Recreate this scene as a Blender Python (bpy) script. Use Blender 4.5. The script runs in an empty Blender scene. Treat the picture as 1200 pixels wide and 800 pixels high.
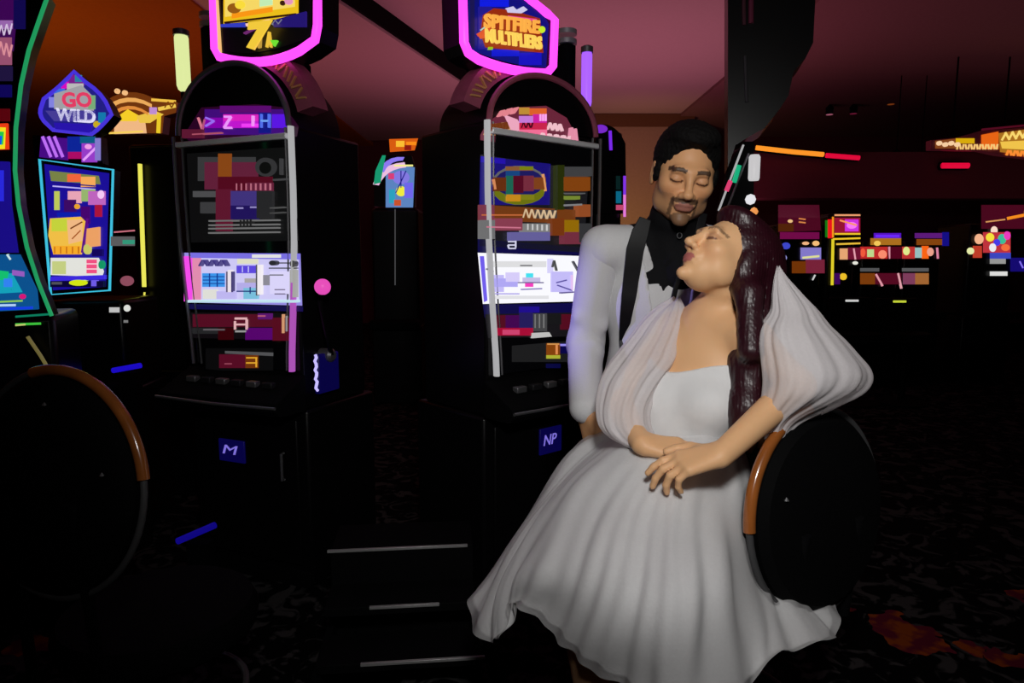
import bpy, math, random
import numpy as np
from mathutils import Vector, Matrix
random.seed(7); np.random.seed(7)
S = bpy.context.scene
COL = S.collection
PI = math.pi

# ------------------------------------------------------------------ camera
CAM_H = 1.35
PITCH = math.radians(7.1)
cd = bpy.data.cameras.new('camera'); cam = bpy.data.objects.new('camera', cd); COL.objects.link(cam)
cam.location = (0, 0, CAM_H); cam.rotation_euler = (PI/2 - PITCH, 0, 0)
cd.sensor_width = 36; cd.lens = 24; cd.clip_start = 0.02
S.camera = cam
# ------------------------------------------------------------------ world and exposure
w = bpy.data.worlds.new('world'); S.world = w; w.use_nodes = True
w.node_tree.nodes['Background'].inputs[0].default_value = (0.25, 0.12, 0.16, 1)
w.node_tree.nodes['Background'].inputs[1].default_value = 0.012
S.view_settings.view_transform = 'Standard'; S.view_settings.look = 'None'
S.view_settings.exposure = 0.0; S.view_settings.gamma = 1.0
# ------------------------------------------------------------------ lights
def light(name, typ, loc, target, power, color, **kw):
    d = bpy.data.lights.new(name, typ); d.energy = power; d.color = color
    for k, v in kw.items(): setattr(d, k, v)
    o = bpy.data.objects.new(name, d); COL.objects.link(o); o.location = loc
    o.rotation_euler = (Vector(target) - Vector(loc)).to_track_quat('-Z', 'Y').to_euler()
    return o
# the photographer's flash, held up beside the camera
light('camera_flash', 'SPOT', (0.10, -0.05, 1.95), (0.28, 1.5, 1.44), 80, (1.0, 0.985, 0.96),
      spot_size=math.radians(94), spot_blend=1.0, shadow_soft_size=0.10)
# coloured uplights that wash the ceiling
light('cove_light', 'AREA', (1.2, 8.2, 1.75), (1.2, 8.2, 3.6), 38, (1.0, 0.33, 0.46), size=4)
light('cove_light', 'AREA', (-2.2, 7.6, 1.75), (-2.2, 7.6, 3.6), 9, (1.0, 0.22, 0.36), size=3)
light('cove_light', 'AREA', (-5.2, 6.0, 1.75), (-5.2, 6.0, 3.4), 24, (1.0, 0.42, 0.05), size=3)
light('cove_light', 'AREA', (6.4, 7.0, 1.9), (6.4, 7.0, 3.6), 6, (1.0, 0.45, 0.5), size=4)
light('wall_lamp', 'SPOT', (1.9, 10.6, 1.6), (2.0, 12, 2.6), 30, (1.0, 0.55, 0.22), spot_size=math.radians(140), spot_blend=1, shadow_soft_size=0.05)
# unseen spot added in mid-air, tinting the groom's sleeve with machine violet
light('sleeve_tint_spot', 'SPOT', (-0.35, 1.75, 1.35), (0.2, 1.75, 1.2), 9, (0.38, 0.30, 1.0), spot_size=math.radians(45), spot_blend=1, shadow_soft_size=0.0)

# ------------------------------------------------------------------ helpers
cp, sp = math.cos(PITCH), math.sin(PITCH)
def ray(px, py):
    a = (px-600)/800; v = (400-py)/800
    return Vector((a, cp + v*sp, v*cp - sp))
def at(px, py, Y):
    r = ray(px, py); t = Y/r.y
    return Vector((r.x*t, Y, CAM_H + r.z*t))
def lin(c):
    return tuple((x/255/12.92) if x/255 <= 0.04045 else ((x/255+0.055)/1.055)**2.4 for x in c)

def nodes(m):
    m.use_nodes = True; return m.node_tree.nodes, m.node_tree.links
def mat(name, col, rough=0.5, metal=0.0, spec=0.5, var=0.12, scale=30, bump=0.0, sheen=0.0, alpha=1.0, emit=None, es=1.0, sub=0.0, coat=0.0):
    m = bpy.data.materials.new(name); N, L = nodes(m); b = N['Principled BSDF']
    b.inputs['Roughness'].default_value = rough; b.inputs['Metallic'].default_value = metal
    b.inputs['Specular IOR Level'].default_value = spec
    if coat: b.inputs['Coat Weight'].default_value = coat; b.inputs['Coat Roughness'].default_value = 0.08
    if sheen: b.inputs['Sheen Weight'].default_value = sheen
    if sub: b.inputs['Subsurface Weight'].default_value = sub; b.inputs['Subsurface Radius'].default_value = (0.02, 0.008, 0.004); b.inputs['Subsurface Scale'].default_value = 0.5
    tc = N.new('ShaderNodeTexCoord'); n = N.new('ShaderNodeTexNoise'); n.inputs['Scale'].default_value = scale
    n.inputs['Detail'].default_value = 4
    L.new(tc.outputs['Object'], n.inputs['Vector'])
    mx = N.new('ShaderNodeMix'); mx.data_type = 'RGBA'
    mx.inputs['A'].default_value = (*[c*(1-var) for c in col], 1); mx.inputs['B'].default_value = (*[min(1, c*(1+var)) for c in col], 1)
    L.new(n.outputs['Fac'], mx.inputs['Factor']); L.new(mx.outputs['Result'], b.inputs['Base Color'])
    if bump:
        bp = N.new('ShaderNodeBump'); bp.inputs['Strength'].default_value = bump; bp.inputs['Distance'].default_value = 0.004
        L.new(n.outputs['Fac'], bp.inputs['Height']); L.new(bp.outputs['Normal'], b.inputs['Normal'])
    b.inputs['Alpha'].default_value = alpha
    if emit:
        b.inputs['Emission Color'].default_value = (*emit, 1); b.inputs['Emission Strength'].default_value = es
    return m
def glow(name, rgb, s=1.0):
    c = lin(rgb); return mat(name, tuple(x*0.3 for x in c), rough=0.4, emit=c, es=s)
def attr_mat(name, emit, rough=0.35, spec=0.5, sub=0.0):
    m = bpy.data.materials.new(name); N, L = nodes(m); b = N['Principled BSDF']
    a = N.new('ShaderNodeAttribute'); a.attribute_name = 'Col'
    b.inputs['Roughness'].default_value = rough; b.inputs['Specular IOR Level'].default_value = spec
    if sub: b.inputs['Subsurface Weight'].default_value = sub; b.inputs['Subsurface Radius'].default_value = (0.02, 0.008, 0.004); b.inputs['Subsurface Scale'].default_value = 0.4
    if emit:
        b.inputs['Base Color'].default_value = (0.01, 0.01, 0.01, 1)
        L.new(a.outputs['Color'], b.inputs['Emission Color']); b.inputs['Emission Strength'].default_value = emit
    else:
        L.new(a.outputs['Color'], b.inputs['Base Color'])
    return m
M = dict(
 black=mat('black_lacquer', (0.0035, 0.0033, 0.0038), rough=0.32, spec=0.25),
 grey2=mat('pale_nosing', (0.42, 0.42, 0.42), rough=0.35, metal=0.4), grey=mat('grey_metal_paint', (0.05, 0.05, 0.052), rough=0.5), matte=mat('matte_black_plastic', (0.0025, 0.0025, 0.003), rough=0.8, spec=0.08),
 dark=mat('dark_grey_plastic', (0.012, 0.012, 0.014), rough=0.5, spec=0.3),
 chrome=mat('brushed_chrome', (0.62, 0.62, 0.63), rough=0.38, metal=0.55, var=0.06, scale=90),
 silver=mat('satin_silver_paint', (0.9, 0.9, 0.92), rough=0.35, metal=0.1, spec=0.8, var=0.05), steel=mat('dull_steel', (0.22, 0.22, 0.23), rough=0.4, metal=0.7, var=0.1, scale=90),
 maroon=mat('maroon_enamel', (0.34, 0.08, 0.13), rough=0.35, var=0.2),
 gold=mat('gold_letters', (0.75, 0.42, 0.14), rough=0.35, metal=0.3),
 wood=mat('varnished_wood', (0.30, 0.09, 0.018), rough=0.22, var=0.5, scale=14, coat=0.6),
 leather=mat('black_leather', (0.0022, 0.0022, 0.0025), rough=0.8, spec=0.06, bump=0.2, scale=120),
 fabric=mat('white_wool', (0.60, 0.60, 0.61), rough=0.9, spec=0.1, var=0.05, scale=300, bump=0.15),
 satin=mat('black_satin', (0.004, 0.004, 0.005), rough=0.45, spec=0.25),
 shirt=mat('black_shirt_cloth', (0.006, 0.006, 0.007), rough=0.8, spec=0.1, bump=0.3, scale=60),
 trouser=mat('black_trouser_cloth', (0.004, 0.004, 0.005), rough=0.9, spec=0.05),
 dress=mat('white_satin_organza', (0.74, 0.74, 0.745), rough=0.75, spec=0.15, var=0.06, scale=25, sheen=0.2, bump=0.3),
 hairb=mat('black_hair', (0.004, 0.0035, 0.0035), rough=0.8, spec=0.12, var=0.3, scale=160, bump=0.9),
 hairr=mat('dark_auburn_hair', (0.024, 0.0022, 0.0065), rough=0.42, spec=0.5, var=0.35, scale=60, bump=0.25),
 glass=mat('dark_glass', (0.006, 0.006, 0.008), rough=0.08, spec=0.5),
 art=attr_mat('lit_display', 1.0), art2=attr_mat('dim_display', 0.9),
 skin=attr_mat('skin', 0, rough=0.5, spec=0.35, sub=0.08),
 neon_magenta=glow('magenta_neon', (255, 70, 240), 1.5), neon_pink=glow('pink_neon', (255, 120, 240), 1.3),
 neon_violet=glow('violet_neon', (160, 90, 255), 1.2), neon_teal=glow('teal_neon', (60, 190, 220), 1.0),
 neon_green=glow('green_neon', (30, 150, 90), 1.0), neon_yellow=glow('yellow_neon', (235, 230, 90), 1.0),
 neon_orange=glow('orange_neon', (250, 150, 40), 1.0), neon_red=glow('red_neon', (230, 10, 60), 0.9),
 lamp_white=glow('white_lamp', (215, 215, 220), 1.1), lamp_lime=glow('pale_lime_lamp', (222, 235, 160), 1.0),
 edge_glow=glow('pale_edge_glow', (178, 178, 180), .85), neon_blue=glow('blue_lamp', (40, 20, 210), 1.0),
)
def sheer(name, op, tint=(0.78, 0.77, 0.78)):
    m = mat(name, tint, rough=0.8, spec=0.1, var=0.05, scale=200, bump=0.2)
    m.node_tree.nodes['Principled BSDF'].inputs['Alpha'].default_value = op
    return m
M['sheer'] = sheer('sheer_organza', 0.62, (0.84, 0.80, 0.82)); M['tulle'] = sheer('tulle_net', 0.45)

MW = {}                                  # world matrices of roots and parts
def tag(o, label=None, cat=None, group=None, kind=None):
    if label: o['label'] = label
    if cat: o['category'] = cat
    if group: o['group'] = group
    if kind: o['kind'] = kind
    return o
def empty(name, loc, rz, label, cat, group=None):
    o = bpy.data.objects.new(name, None); COL.objects.link(o); o.location = loc; o.rotation_euler = (0, 0, rz)
    o.empty_display_size = 0.1
    MW[o.name] = Matrix.Translation(loc) @ Matrix.Rotation(rz, 4, 'Z')
    return tag(o, label, cat, group)
def link(name, me, m, parent=None, smooth=True):
    o = bpy.data.objects.new(name, me); COL.objects.link(o)
    if m is not None:
        me.materials.clear(); me.materials.append(m)
    if smooth is not None: me.polygons.foreach_set('use_smooth', [smooth]*len(me.polygons))
    if parent is not None: o.parent = parent; MW[o.name] = MW[parent.name].copy()
    else: MW[o.name] = Matrix.Identity(4)
    return o
class MB:
    def __init__(s, world=False): s.v = []; s.f = []; s.c = []; s.world = world
    def add(s, vs, fs, col=(1, 1, 1)):
        n = len(s.v); s.v += [Vector(p) for p in vs]; s.f += [tuple(i+n for i in f) for f in fs]; s.c += [col]*len(fs); return s
    def box(s, lo, hi, col=(1, 1, 1), mtx=None):
        (a, b, c), (d, e, f) = lo, hi
        vs = [Vector(p) for p in ((a,b,c),(d,b,c),(d,e,c),(a,e,c),(a,b,f),(d,b,f),(d,e,f),(a,e,f))]
        if mtx: vs = [mtx @ p for p in vs]
        return s.add(vs, [(0,3,2,1),(4,5,6,7),(0,1,5,4),(1,2,6,5),(2,3,7,6),(3,0,4,7)], col)
    def tube(s, pts, r, n=10, closed=False, col=(1, 1, 1), flat=1.0):
        pts = [Vector(p) for p in pts]; K = len(pts); vs = []; fs = []
        R = r if hasattr(r, '__len__') else [r]*K
        prev = None
        for i, p in enumerate(pts):
            a = pts[(i-1) % K] if (closed or i > 0) else p; b = pts[(i+1) % K] if (closed or i < K-1) else p
            t = (b-a).normalized()
            u = prev - t*prev.dot(t) if prev is not None else (Vector((0,0,1)).cross(t) if abs(t.z) < .9 else Vector((1,0,0)).cross(t))
            u.normalize(); prev = u; v = t.cross(u)
            for k in range(n):
                an = 2*PI*k/n; vs.append(p + u*math.cos(an)*R[i] + v*math.sin(an)*R[i]*flat)
        for i in range(K if closed else K-1):
            j = (i+1) % K
            for k in range(n): k2 = (k+1) % n; fs.append((i*n+k, i*n+k2, j*n+k2, j*n+k))
        if not closed: fs += [tuple(range(n))[::-1], tuple((K-1)*n+k for k in range(n))]
        return s.add(vs, fs, col)
    def lathe(s, prof, c=(0,0,0), n=32, mtx=None, col=(1,1,1)):
        c = Vector(c); vs = []; fs = []
        for r, z in prof:
            for k in range(n):
                p = Vector((r*math.cos(2*PI*k/n), r*math.sin(2*PI*k/n), z)); vs.append((mtx @ p if mtx else p) + c)
        for i in range(len(prof)-1):
            for k in range(n): k2 = (k+1) % n; fs.append((i*n+k, i*n+k2, (i+1)*n+k2, (i+1)*n+k))
        fs += [tuple(range(n))[::-1], tuple((len(prof)-1)*n+k for k in range(n))]
        return s.add(vs, fs, col)
    def prism(s, poly, y0, y1, col=(1,1,1)):              # polygon in x,z, extruded along y
        n = len(poly); vs = [(x, y0, z) for x, z in poly] + [(x, y1, z) for x, z in poly]
        fs = [tuple(range(n)), tuple(range(2*n-1, n-1, -1))] + [(i, i+n, (i+1) % n+n, (i+1) % n) for i in range(n)]
        return s.add(vs, fs, col)
    def build(s, name, m, parent=None, bevel=0, smooth=True, attr=False, sub=0):
        me = bpy.data.meshes.new(name)
        vs = s.v
        if s.world and parent is not None:
            inv = MW[parent.name].inverted(); vs = [inv @ p for p in vs]
        me.from_pydata([tuple(p) for p in vs], [], s.f); me.update()
        if attr:
            ca = me.color_attributes.new('Col', 'FLOAT_COLOR', 'CORNER'); buf = []
            for f, c in zip(s.f, s.c): buf += [*c, 1.0]*len(f)
            ca.data.foreach_set('color', buf)
        o = link(name, me, m, parent, smooth)
        if bevel:
            b = o.modifiers.new('b', 'BEVEL'); b.width = bevel; b.segments = 2; b.limit_method = 'ANGLE'; b.angle_limit = math.radians(40)
        if smooth and not sub:
            try:
                me.shade_smooth(); 
                for e in me.edges: pass
                me.set_sharp_from_angle(angle=math.radians(38))
            except Exception: pass
        if sub:
            b = o.modifiers.new('s', 'SUBSURF'); b.levels = sub; b.render_levels = sub
        return o
def arc(cx, cz, rx, rz, a0, a1, n=24):
    return [(cx + rx*math.cos(math.radians(a0+(a1-a0)*i/n)), cz + rz*math.sin(math.radians(a0+(a1-a0)*i/n))) for i in range(n+1)]
def rrect(x0, z0, x1, z1, r, n=5):
    return (arc(x1-r, z0+r, r, r, -90, 0, n) + arc(x1-r, z1-r, r, r, 0, 90, n) + arc(x0+r, z1-r, r, r, 90, 180, n) + arc(x0+r, z0+r, r, r, 180, 270, n))
def text_obj(s, size, name, m, parent, mtx, depth=0.003, shear=0.0, off=0.0, fit=None, bold=0.0):
    cu = bpy.data.curves.new('t', 'FONT'); cu.body = s; cu.size = size; cu.extrude = depth; cu.align_x = 'CENTER'; cu.align_y = 'CENTER'
    cu.shear = shear; cu.offset = bold; cu.space_line = 0.85; cu.resolution_u = 3
    o = bpy.data.objects.new('t', cu); COL.objects.link(o); bpy.context.view_layer.update()
    me = bpy.data.meshes.new_from_object(o.evaluated_get(bpy.context.evaluated_depsgraph_get()))
    bpy.data.objects.remove(o)
    if fit:
        xs = [v.co.x for v in me.vertices]; ys = [v.co.y for v in me.vertices]
        fx = fit[0]/(max(xs)-min(xs)); fy = fit[1]/(max(ys)-min(ys)); cx = (max(xs)+min(xs))/2; cy = (max(ys)+min(ys))/2
        me.transform(Matrix.Diagonal((fx, fy, 1, 1)) @ Matrix.Translation((-cx, -cy, 0)))
    me.transform(mtx)
    return link(name, me, m, parent, False)
FRONT = Matrix.Rotation(PI/2, 4, 'X')          # text plane -> faces -Y

# ------------------------------------------------------------------ room shell
def mb_plane(name, pts, m, thick=0.05, kind='structure', n=None):
    b = MB(); pts = [Vector(p) for p in pts]; nn = (pts[1]-pts[0]).cross(pts[2]-pts[0]).normalized()*thick
    K = len(pts); b.add(pts + [p - nn for p in pts], [tuple(range(K)), tuple(range(2*K-1, K-1, -1))] + [(i, i+K, (i+1) % K+K, (i+1) % K) for i in range(K)])
    return tag(b.build(name, m, smooth=False), kind=kind)
def carpet():
    m = bpy.data.materials.new('patterned_carpet'); N, L = nodes(m); b = N['Principled BSDF']
    b.inputs['Roughness'].default_value = 0.95; b.inputs['Specular IOR Level'].default_value = 0.05
    tc = N.new('ShaderNodeTexCoord')
    def noise(scale, det=2, dist=0):
        n = N.new('ShaderNodeTexNoise'); n.inputs['Scale'].default_value = scale; n.inputs['Detail'].default_value = det; n.inputs['Distortion'].default_value = dist
        L.new(tc.outputs['Object'], n.inputs['Vector']); return n
    def ramp(src, a, ca, bb, cb):
        r = N.new('ShaderNodeValToRGB'); r.color_ramp.elements[0].position = a; r.color_ramp.elements[0].color = ca
        r.color_ramp.elements[1].position = bb; r.color_ramp.elements[1].color = cb; L.new(src, r.inputs[0]); return r
    base = ramp(noise(9, 3, 1.5).outputs['Fac'], 0.52, (0.0015, 0.0015, 0.002, 1), 0.60, (0.045, 0.043, 0.043, 1))
    last = base.outputs['Color']
    warp = noise(9, 2); wv = N.new('ShaderNodeVectorMath'); wv.operation = 'MULTIPLY_ADD'
    L.new(warp.outputs['Color'], wv.inputs[0]); wv.inputs[1].default_value = (0.22, 0.22, 0); L.new(tc.outputs['Object'], wv.inputs[2])
    fl = ramp(noise(13, 2).outputs['Fac'], 0.42, (0.30, 0.06, 0.008, 1), 0.55, (0.13, 0.010, 0.028, 1))
    for px, py, r in FLOWERS:
        p = at_floor(px, py)
        d = N.new('ShaderNodeVectorMath'); d.operation = 'DISTANCE'; L.new(wv.outputs[0], d.inputs[0]); d.inputs[1].default_value = (p.x+0.11, p.y+0.11, 0)
        lt = N.new('ShaderNodeMath'); lt.operation = 'LESS_THAN'; L.new(d.outputs['Value'], lt.inputs[0]); lt.inputs[1].default_value = r
        mx = N.new('ShaderNodeMix'); mx.data_type = 'RGBA'; L.new(lt.outputs[0], mx.inputs['Factor']); L.new(last, mx.inputs['A']); L.new(fl.outputs['Color'], mx.inputs['B'])
        last = mx.outputs['Result']
    L.new(last, b.inputs['Base Color'])
    f = noise(700, 2); bp = N.new('ShaderNodeBump'); bp.inputs['Strength'].default_value = 0.5; bp.inputs['Distance'].default_value = 0.004
    L.new(f.outputs['Fac'], bp.inputs['Height']); L.new(bp.outputs['Normal'], b.inputs['Normal'])
    return m
def at_floor(px, py):
    r = ray(px, py); t = -CAM_H/r.z; return Vector((r.x*t, r.y*t, 0))
FLOWERS = [(12, 650, .09), (40, 712, .06), (35, 758, .07), (1065, 745, .11), (1045, 725, .06), (990, 712, .035), (985, 615, .035), (984, 568, .03),
           (1145, 762, .05), (1185, 770, .06), (1192, 696, .04)]
tag(MB().box((-9, -2, -0.05), (12, 14, 0)).build('floor', carpet(), smooth=False), kind='structure')
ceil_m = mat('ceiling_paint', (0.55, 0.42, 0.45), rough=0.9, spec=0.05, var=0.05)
wall_m = mat('tan_wall_paint', (0.42, 0.30, 0.22), rough=0.9, spec=0.05)
wine = mat('wine_wall_paint', (0.12, 0.03, 0.045), rough=0.9, spec=0.05)
tag(MB().box((-9, -2, 3.75), (12, 14, 3.82)).build('ceiling', ceil_m, smooth=False), kind='structure')
tag(MB().box((-9, 13.9, 0), (12, 14, 3.75)).build('wall_back', wine, smooth=False), kind='structure')
tag(MB().box((-9.1, -2, 0), (-9, 14, 3.75)).build('wall_left', wine, smooth=False), kind='structure')
tag(MB().box((12, -2, 0), (12.1, 14, 3.75)).build('wall_right', wine, smooth=False), kind='structure')
tag(MB().box((-9, -2.1, 0), (12, -2, 3.75)).build('wall_front', wine, smooth=False), kind='structure')
def at_z(px, py, z):
    r = ray(px, py); t = (z-CAM_H)/r.z; return Vector((r.x*t, r.y*t, z))
# dropped ceiling to the left of the diagonal edge
A = at_z(405, 0, 3.60); B = at_z(548, 97, 3.60); D = (B-A).normalized(); A0 = A - D*7; B0 = B + D*4
mb_plane('ceiling', [(-9, A0.y, 3.60), (-9, 13.9, 3.60), (B0.x, 13.9, 3.60) if B0.y > 13.9 else (B0.x, B0.y, 3.60), tuple(A0)], ceil_m, -0.06)
nrm = Vector((D.y, -D.x, 0))
b = MB(); b.box((0, -0.03, -0.03), ((B0-A0).length, 0.03, 0.15), mtx=Matrix.Translation(A0) @ Matrix.Rotation(math.atan2(D.y, D.x), 4, 'Z'))
tag(b.build('trim_1', M['matte'], smooth=False), kind='structure')
tag(MB().box((-9, -2, 3.52), (-2.75, 13.9, 3.59)).build('ceiling', mat('lit_brown_ceiling_panel', (0.42, 0.13, 0.015), rough=.9, spec=.05), smooth=False), kind='structure')  # added panel; orange light on the left ceiling put into its brown colour
tag(MB().box((2.85, -2, 3.70), (12, 13.9, 3.745)).build('ceiling', mat('shaded_ceiling_panel', (0.24, 0.13, 0.14), rough=.9, spec=.05), smooth=False), kind='structure')  # added panel; dimness of the right-hand ceiling put into its dark colour
# tan wall block behind the groom
p = at(700, 140, 12); q = at(782, 140, 12)
tag(MB().box((p.x, 12, 0), (q.x+0.4, 12.3, p.z)).build('wall_centre', wall_m, smooth=False), kind='structure')
tag(MB().box((p.x-0.05, 11.93, p.z-0.12), (q.x+0.45, 12.35, p.z+0.08)).build('trim_2', mat('brown_moulding', (0.14, 0.06, 0.02), rough=.6), smooth=False), kind='structure')
# low soffit over the far right aisle
s0 = at(880, 178, 9); s1 = at(880, 232, 9)
tag(MB().box((s0.x, 9.0, s1.z), (11.9, 9.4, s0.z)).build('trim_3', wine, smooth=False), kind='structure')

# ------------------------------------------------------------------ flat lit artwork on a machine's real front plane
def loc_on(root, px, py, w):
    inv = MW[root.name].inverted(); o = inv @ Vector((0, 0, CAM_H)); d = inv.to_3x3() @ ray(px, py)
    t = (-w - o.y)/d.y; p = o + d*t; return p.x, p.z
def art(name, root, w, items, m, layer=0.0006, parent=None):
    b = MB()
    for i, it in enumerate(items):
        k = it[0]; c = lin(it[-1])
        if k == 'r': x0, y0, x1, y1 = it[1:5]; pts = [(x0, y1), (x1, y1), (x1, y0), (x0, y0)]
        elif k == 'e': cx, cy, rx, ry = it[1:5]; pts = [(cx+rx*math.cos(a*PI/9), cy-ry*math.sin(a*PI/9)) for a in range(18)]
        elif k == 'p': pts = it[1]
        if k == 'l':
            x0, y0, x1, y1, th = it[1:6]; dx, dy = x1-x0, y1-y0; q = math.hypot(dx, dy); nx, ny = -dy/q*th/2, dx/q*th/2
            pts = [(x0+nx, y0+ny), (x1+nx, y1+ny), (x1-nx, y1-ny), (x0-nx, y0-ny)]
        P = []
        for px, py in pts:
            u, z = loc_on(root, px, py, w); P.append((u, -w - (i+1)*layer, z))
        a = sum(P[j][0]*P[(j+1) % len(P)][2] - P[(j+1) % len(P)][0]*P[j][2] for j in range(len(P)))
        if a < 0: P = P[::-1]
        n = len(P)
        b.add(P + [(x, -w+0.001, z) for x, y, z in P], [tuple(range(n))] + [(j, j+n, (j+1) % n+n, (j+1) % n) for j in range(n)], c)
    return b.build(name, m, parent or root, smooth=False, attr=True)
def strokes(x0, y0, x1, y1, n, h, col, th=1.5, lean=2):
    out = []
    for i in range(n):
        t = i/(n-1); x = x0+(x1-x0)*t; y = y0+(y1-y0)*t; s = lean*(1 if i % 2 else -1)
        out.append(('l', x-s, y-h/2, x+s, y+h/2, th, col))
    return out
def text_on(s, root, px0, py0, px1, py1, w, name, m, ang=0, shear=0, depth=0.004, bold=0.0, drop=0):
    cx, cy = (px0+px1)/2, (py0+py1)/2
    u, z = loc_on(root, cx, cy, w); zt, zb = loc_on(root, cx, py0, w)[1], loc_on(root, cx, py1, w)[1]
    a, b = loc_on(root, px0, cy, w), loc_on(root, px1, cy+drop, w)
    an = math.atan2(b[1]-a[1], b[0]-a[0]) + math.radians(ang)
    mt = Matrix.Translation((u, -w, z)) @ FRONT @ Matrix.Rotation(an, 4, 'Z')
    return text_obj(s, 0.05, name, m, root, mt, depth=depth, shear=shear, fit=(math.hypot(b[0]-a[0], b[1]-a[1]), zt-zb), bold=bold)

def slot_machine(loc, rz, label, side, topper, group='arched slot machines'):
    r = empty('slot_machine', loc, rz, label, 'slot machine', group)
    MB().box((-.31, .0, 0), (.31, .46, .74)).build('base', M['black'], r, .012)
    d = MB().box((-.265, -.014, .09), (.265, .0, .70)).build('base_door', M['black'], r, .006)
    MB().tube([(.20, -.02, .45), (.20, -.034, .45), (.20, -.034, .56), (.20, -.02, .56)], .006, 8).build('handle', M['steel'], d)
    MB().box((-.31, -.02, 0), (.31, .0, .07)).build('kick_plate', M['matte'], r, .004)
    dk = MB(); dk.add([(x, y, z) for x in (-.31, .31) for y, z in ((.0, .74), (-.15, .745), (-.175, .77), (-.17, .80), (.0, .885))],
             [(0,1,2,3,4), (9,8,7,6,5)] + [(i, i+5, (i+1) % 5+5, (i+1) % 5) for i in range(5)])
    dk = dk.build('button_deck', M['matte'], r, .004)
    MB().tube([(-.31, -.178, .785), (0, -.186, .782), (.31, -.178, .785)], .006, 8).build('deck_trim', M['steel'], dk)
    for i in range(6):
        x = -.2+i*.08; z0 = .80+.5*.07
        MB().box((x-.025, -.10, .838), (x+.025, -.07, .862)).build('button', M['dark'] if i % 2 else M['steel'], dk, .004)
    MB().box((-.295, .0, .74), (.295, .42, 1.84)).build('cabinet', M['black'], r, .012)
    gl = MB().box((-.255, -.012, .90), (.255, .0, 1.80)).build('front_glass', M['glass'], r, .004)
    for s in (-1, 1):
        pts = [(.302, 1.835), (.302, 1.6), (.298, 1.42), (.288, 1.25), (.276, 1.1), (.266, .98), (.262, .90)]
        up = pts if s != side or side == 1 and False else pts
        cut = 4 if (side == 1 and s == 1) else 7
        MB().tube([(s*x, -.022, z) for x, z in up[:cut]], .0145 if (s == 1) == (side == 1) else .008, 10, flat=.7).build('side_strip', M['edge_glow'] if (s == 1) == (side == 1) else M['steel'], r)  # wide chrome strip glows pale grey, standing in for the flash's shine
        if side == 1 and s == 1: MB().tube([(s*x, -.022, z) for x, z in up[3:]], .015, 10, flat=.7).build('side_light', SIDELIGHT, r)
        MB().tube([(s*(x-.035), -.012, z) for x, z in up], .005, 6).build('inner_trim', M['steel'], r)
    MB().box((-.285, -.034, 1.79), (.285, -.004, 1.812)).build('header_bar', M['silver'], r, .005)
    rz_ = .255 if side == 1 else .195
    hood = MB().prism([(x, z) for x, z in arc(0, 1.84, .285, rz_, 0, 180, 28)], .0, .30).build('arch_hood', M['black'], r)
    MB().tube([(x, -.012, z) for x, z in arc(0, 1.84, .285, rz_, 0, 180, 28)], .012, 8).build('arch_trim', M['steel' if side == 1 else 'maroon'], hood)
    a0, a1 = (12, 100) if side == 1 else (80, 168)
    o = arc(0, 1.84, .375, rz_+.09, a0, a1, 18); i_ = arc(0, 1.84, .30, rz_+.015, a1, a0, 18)
    bd = MB().prism(o + i_, .03, .12).build('arch_band', M['maroon'], r)
    lt = MB()
    for k in range(17):
        a = math.radians(a0+8+(a1-a0-16)*k/16); cx, cz = .337*math.cos(a), 1.84+(rz_+.053)*math.sin(a)
        mt = Matrix.Translation((cx, .022, cz)) @ Matrix.Rotation(-a+PI/2+random.choice((-.35, .35)), 4, 'Y')
        lt.box((-.0035, 0, -.022), (.0035, .008, .022), mtx=mt)
    tag(lt.build('band_lettering', M['gold'], bd, smooth=False), kind='stuff')
    MB().box((-.20, .06, 1.95), (.20, .24, 2.13)).build('topper_mount', M['matte'], r, .01)
    return r
SIDELIGHT = glow('violet_side_light', (190, 90, 200), .75)

# machine left of centre
m1 = slot_machine((-1.10, 2.78, 0), -math.radians(23), 'arched slot machine left of centre with a gold 7 topper and pink lever knob', 1, None)
g = 28
items = [('p', [(219, 180), (341, 172), (350, 282), (224, 284)], (12, 12, 13)), ('r', 232, 184, 300, 212, (58, 58, 60)),
  ('r', 240, 190, 303, 222, (100, 32, 58)), ('r', 256, 180, 272, 207, (140, 72, 22)), ('r', 256, 207, 320, 224, (84, 8, 30)), ('r', 290, 214, 321, 224, (100, 30, 56)),
  *strokes(278, 219, 318, 219, 8, 8, (190, 110, 130), 1.3, 0), ('r', 228, 224, 258, 231, (78, 78, 80)),
  ('e', 313, 196, 12, 11, (52, 52, 54)), ('e', 313, 197, 7, 7, (10, 10, 10)), ('l', 331, 186, 331, 205, 3, (60, 60, 62)), ('l', 322, 211, 338, 210, 2, (66, 66, 68)),
  ('r', 272, 224, 304, 241, (66, 52, 128)), ('r', 272, 241, 304, 257, (32, 18, 92)), ('l', 280, 244, 288, 244, 2, (150, 140, 200)), ('l', 296, 243, 304, 243, 2, (150, 140, 200)),
  ('r', 256, 222, 273, 271, (96, 22, 46)), ('r', 238, 237, 256, 250, (60, 60, 62)), ('r', 304, 224, 322, 256, (38, 38, 40)),
  *[('l', 248, y, 329, y-1, 1.8, (112, 112, 112)) for y in (259, 264, 268, 273)], ('l', 320, 244, 336, 243, 1.5, (80, 80, 80)), ('l', 320, 250, 336, 249, 1.5, (70, 70, 70)),
  *strokes(286, 262, 298, 261, 4, 8, (30, 30, 30), 1.5, 0)]
art('paytable_panel', m1, .013, items, M['art2'])
L_ = (205, 200, 245)
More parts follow.
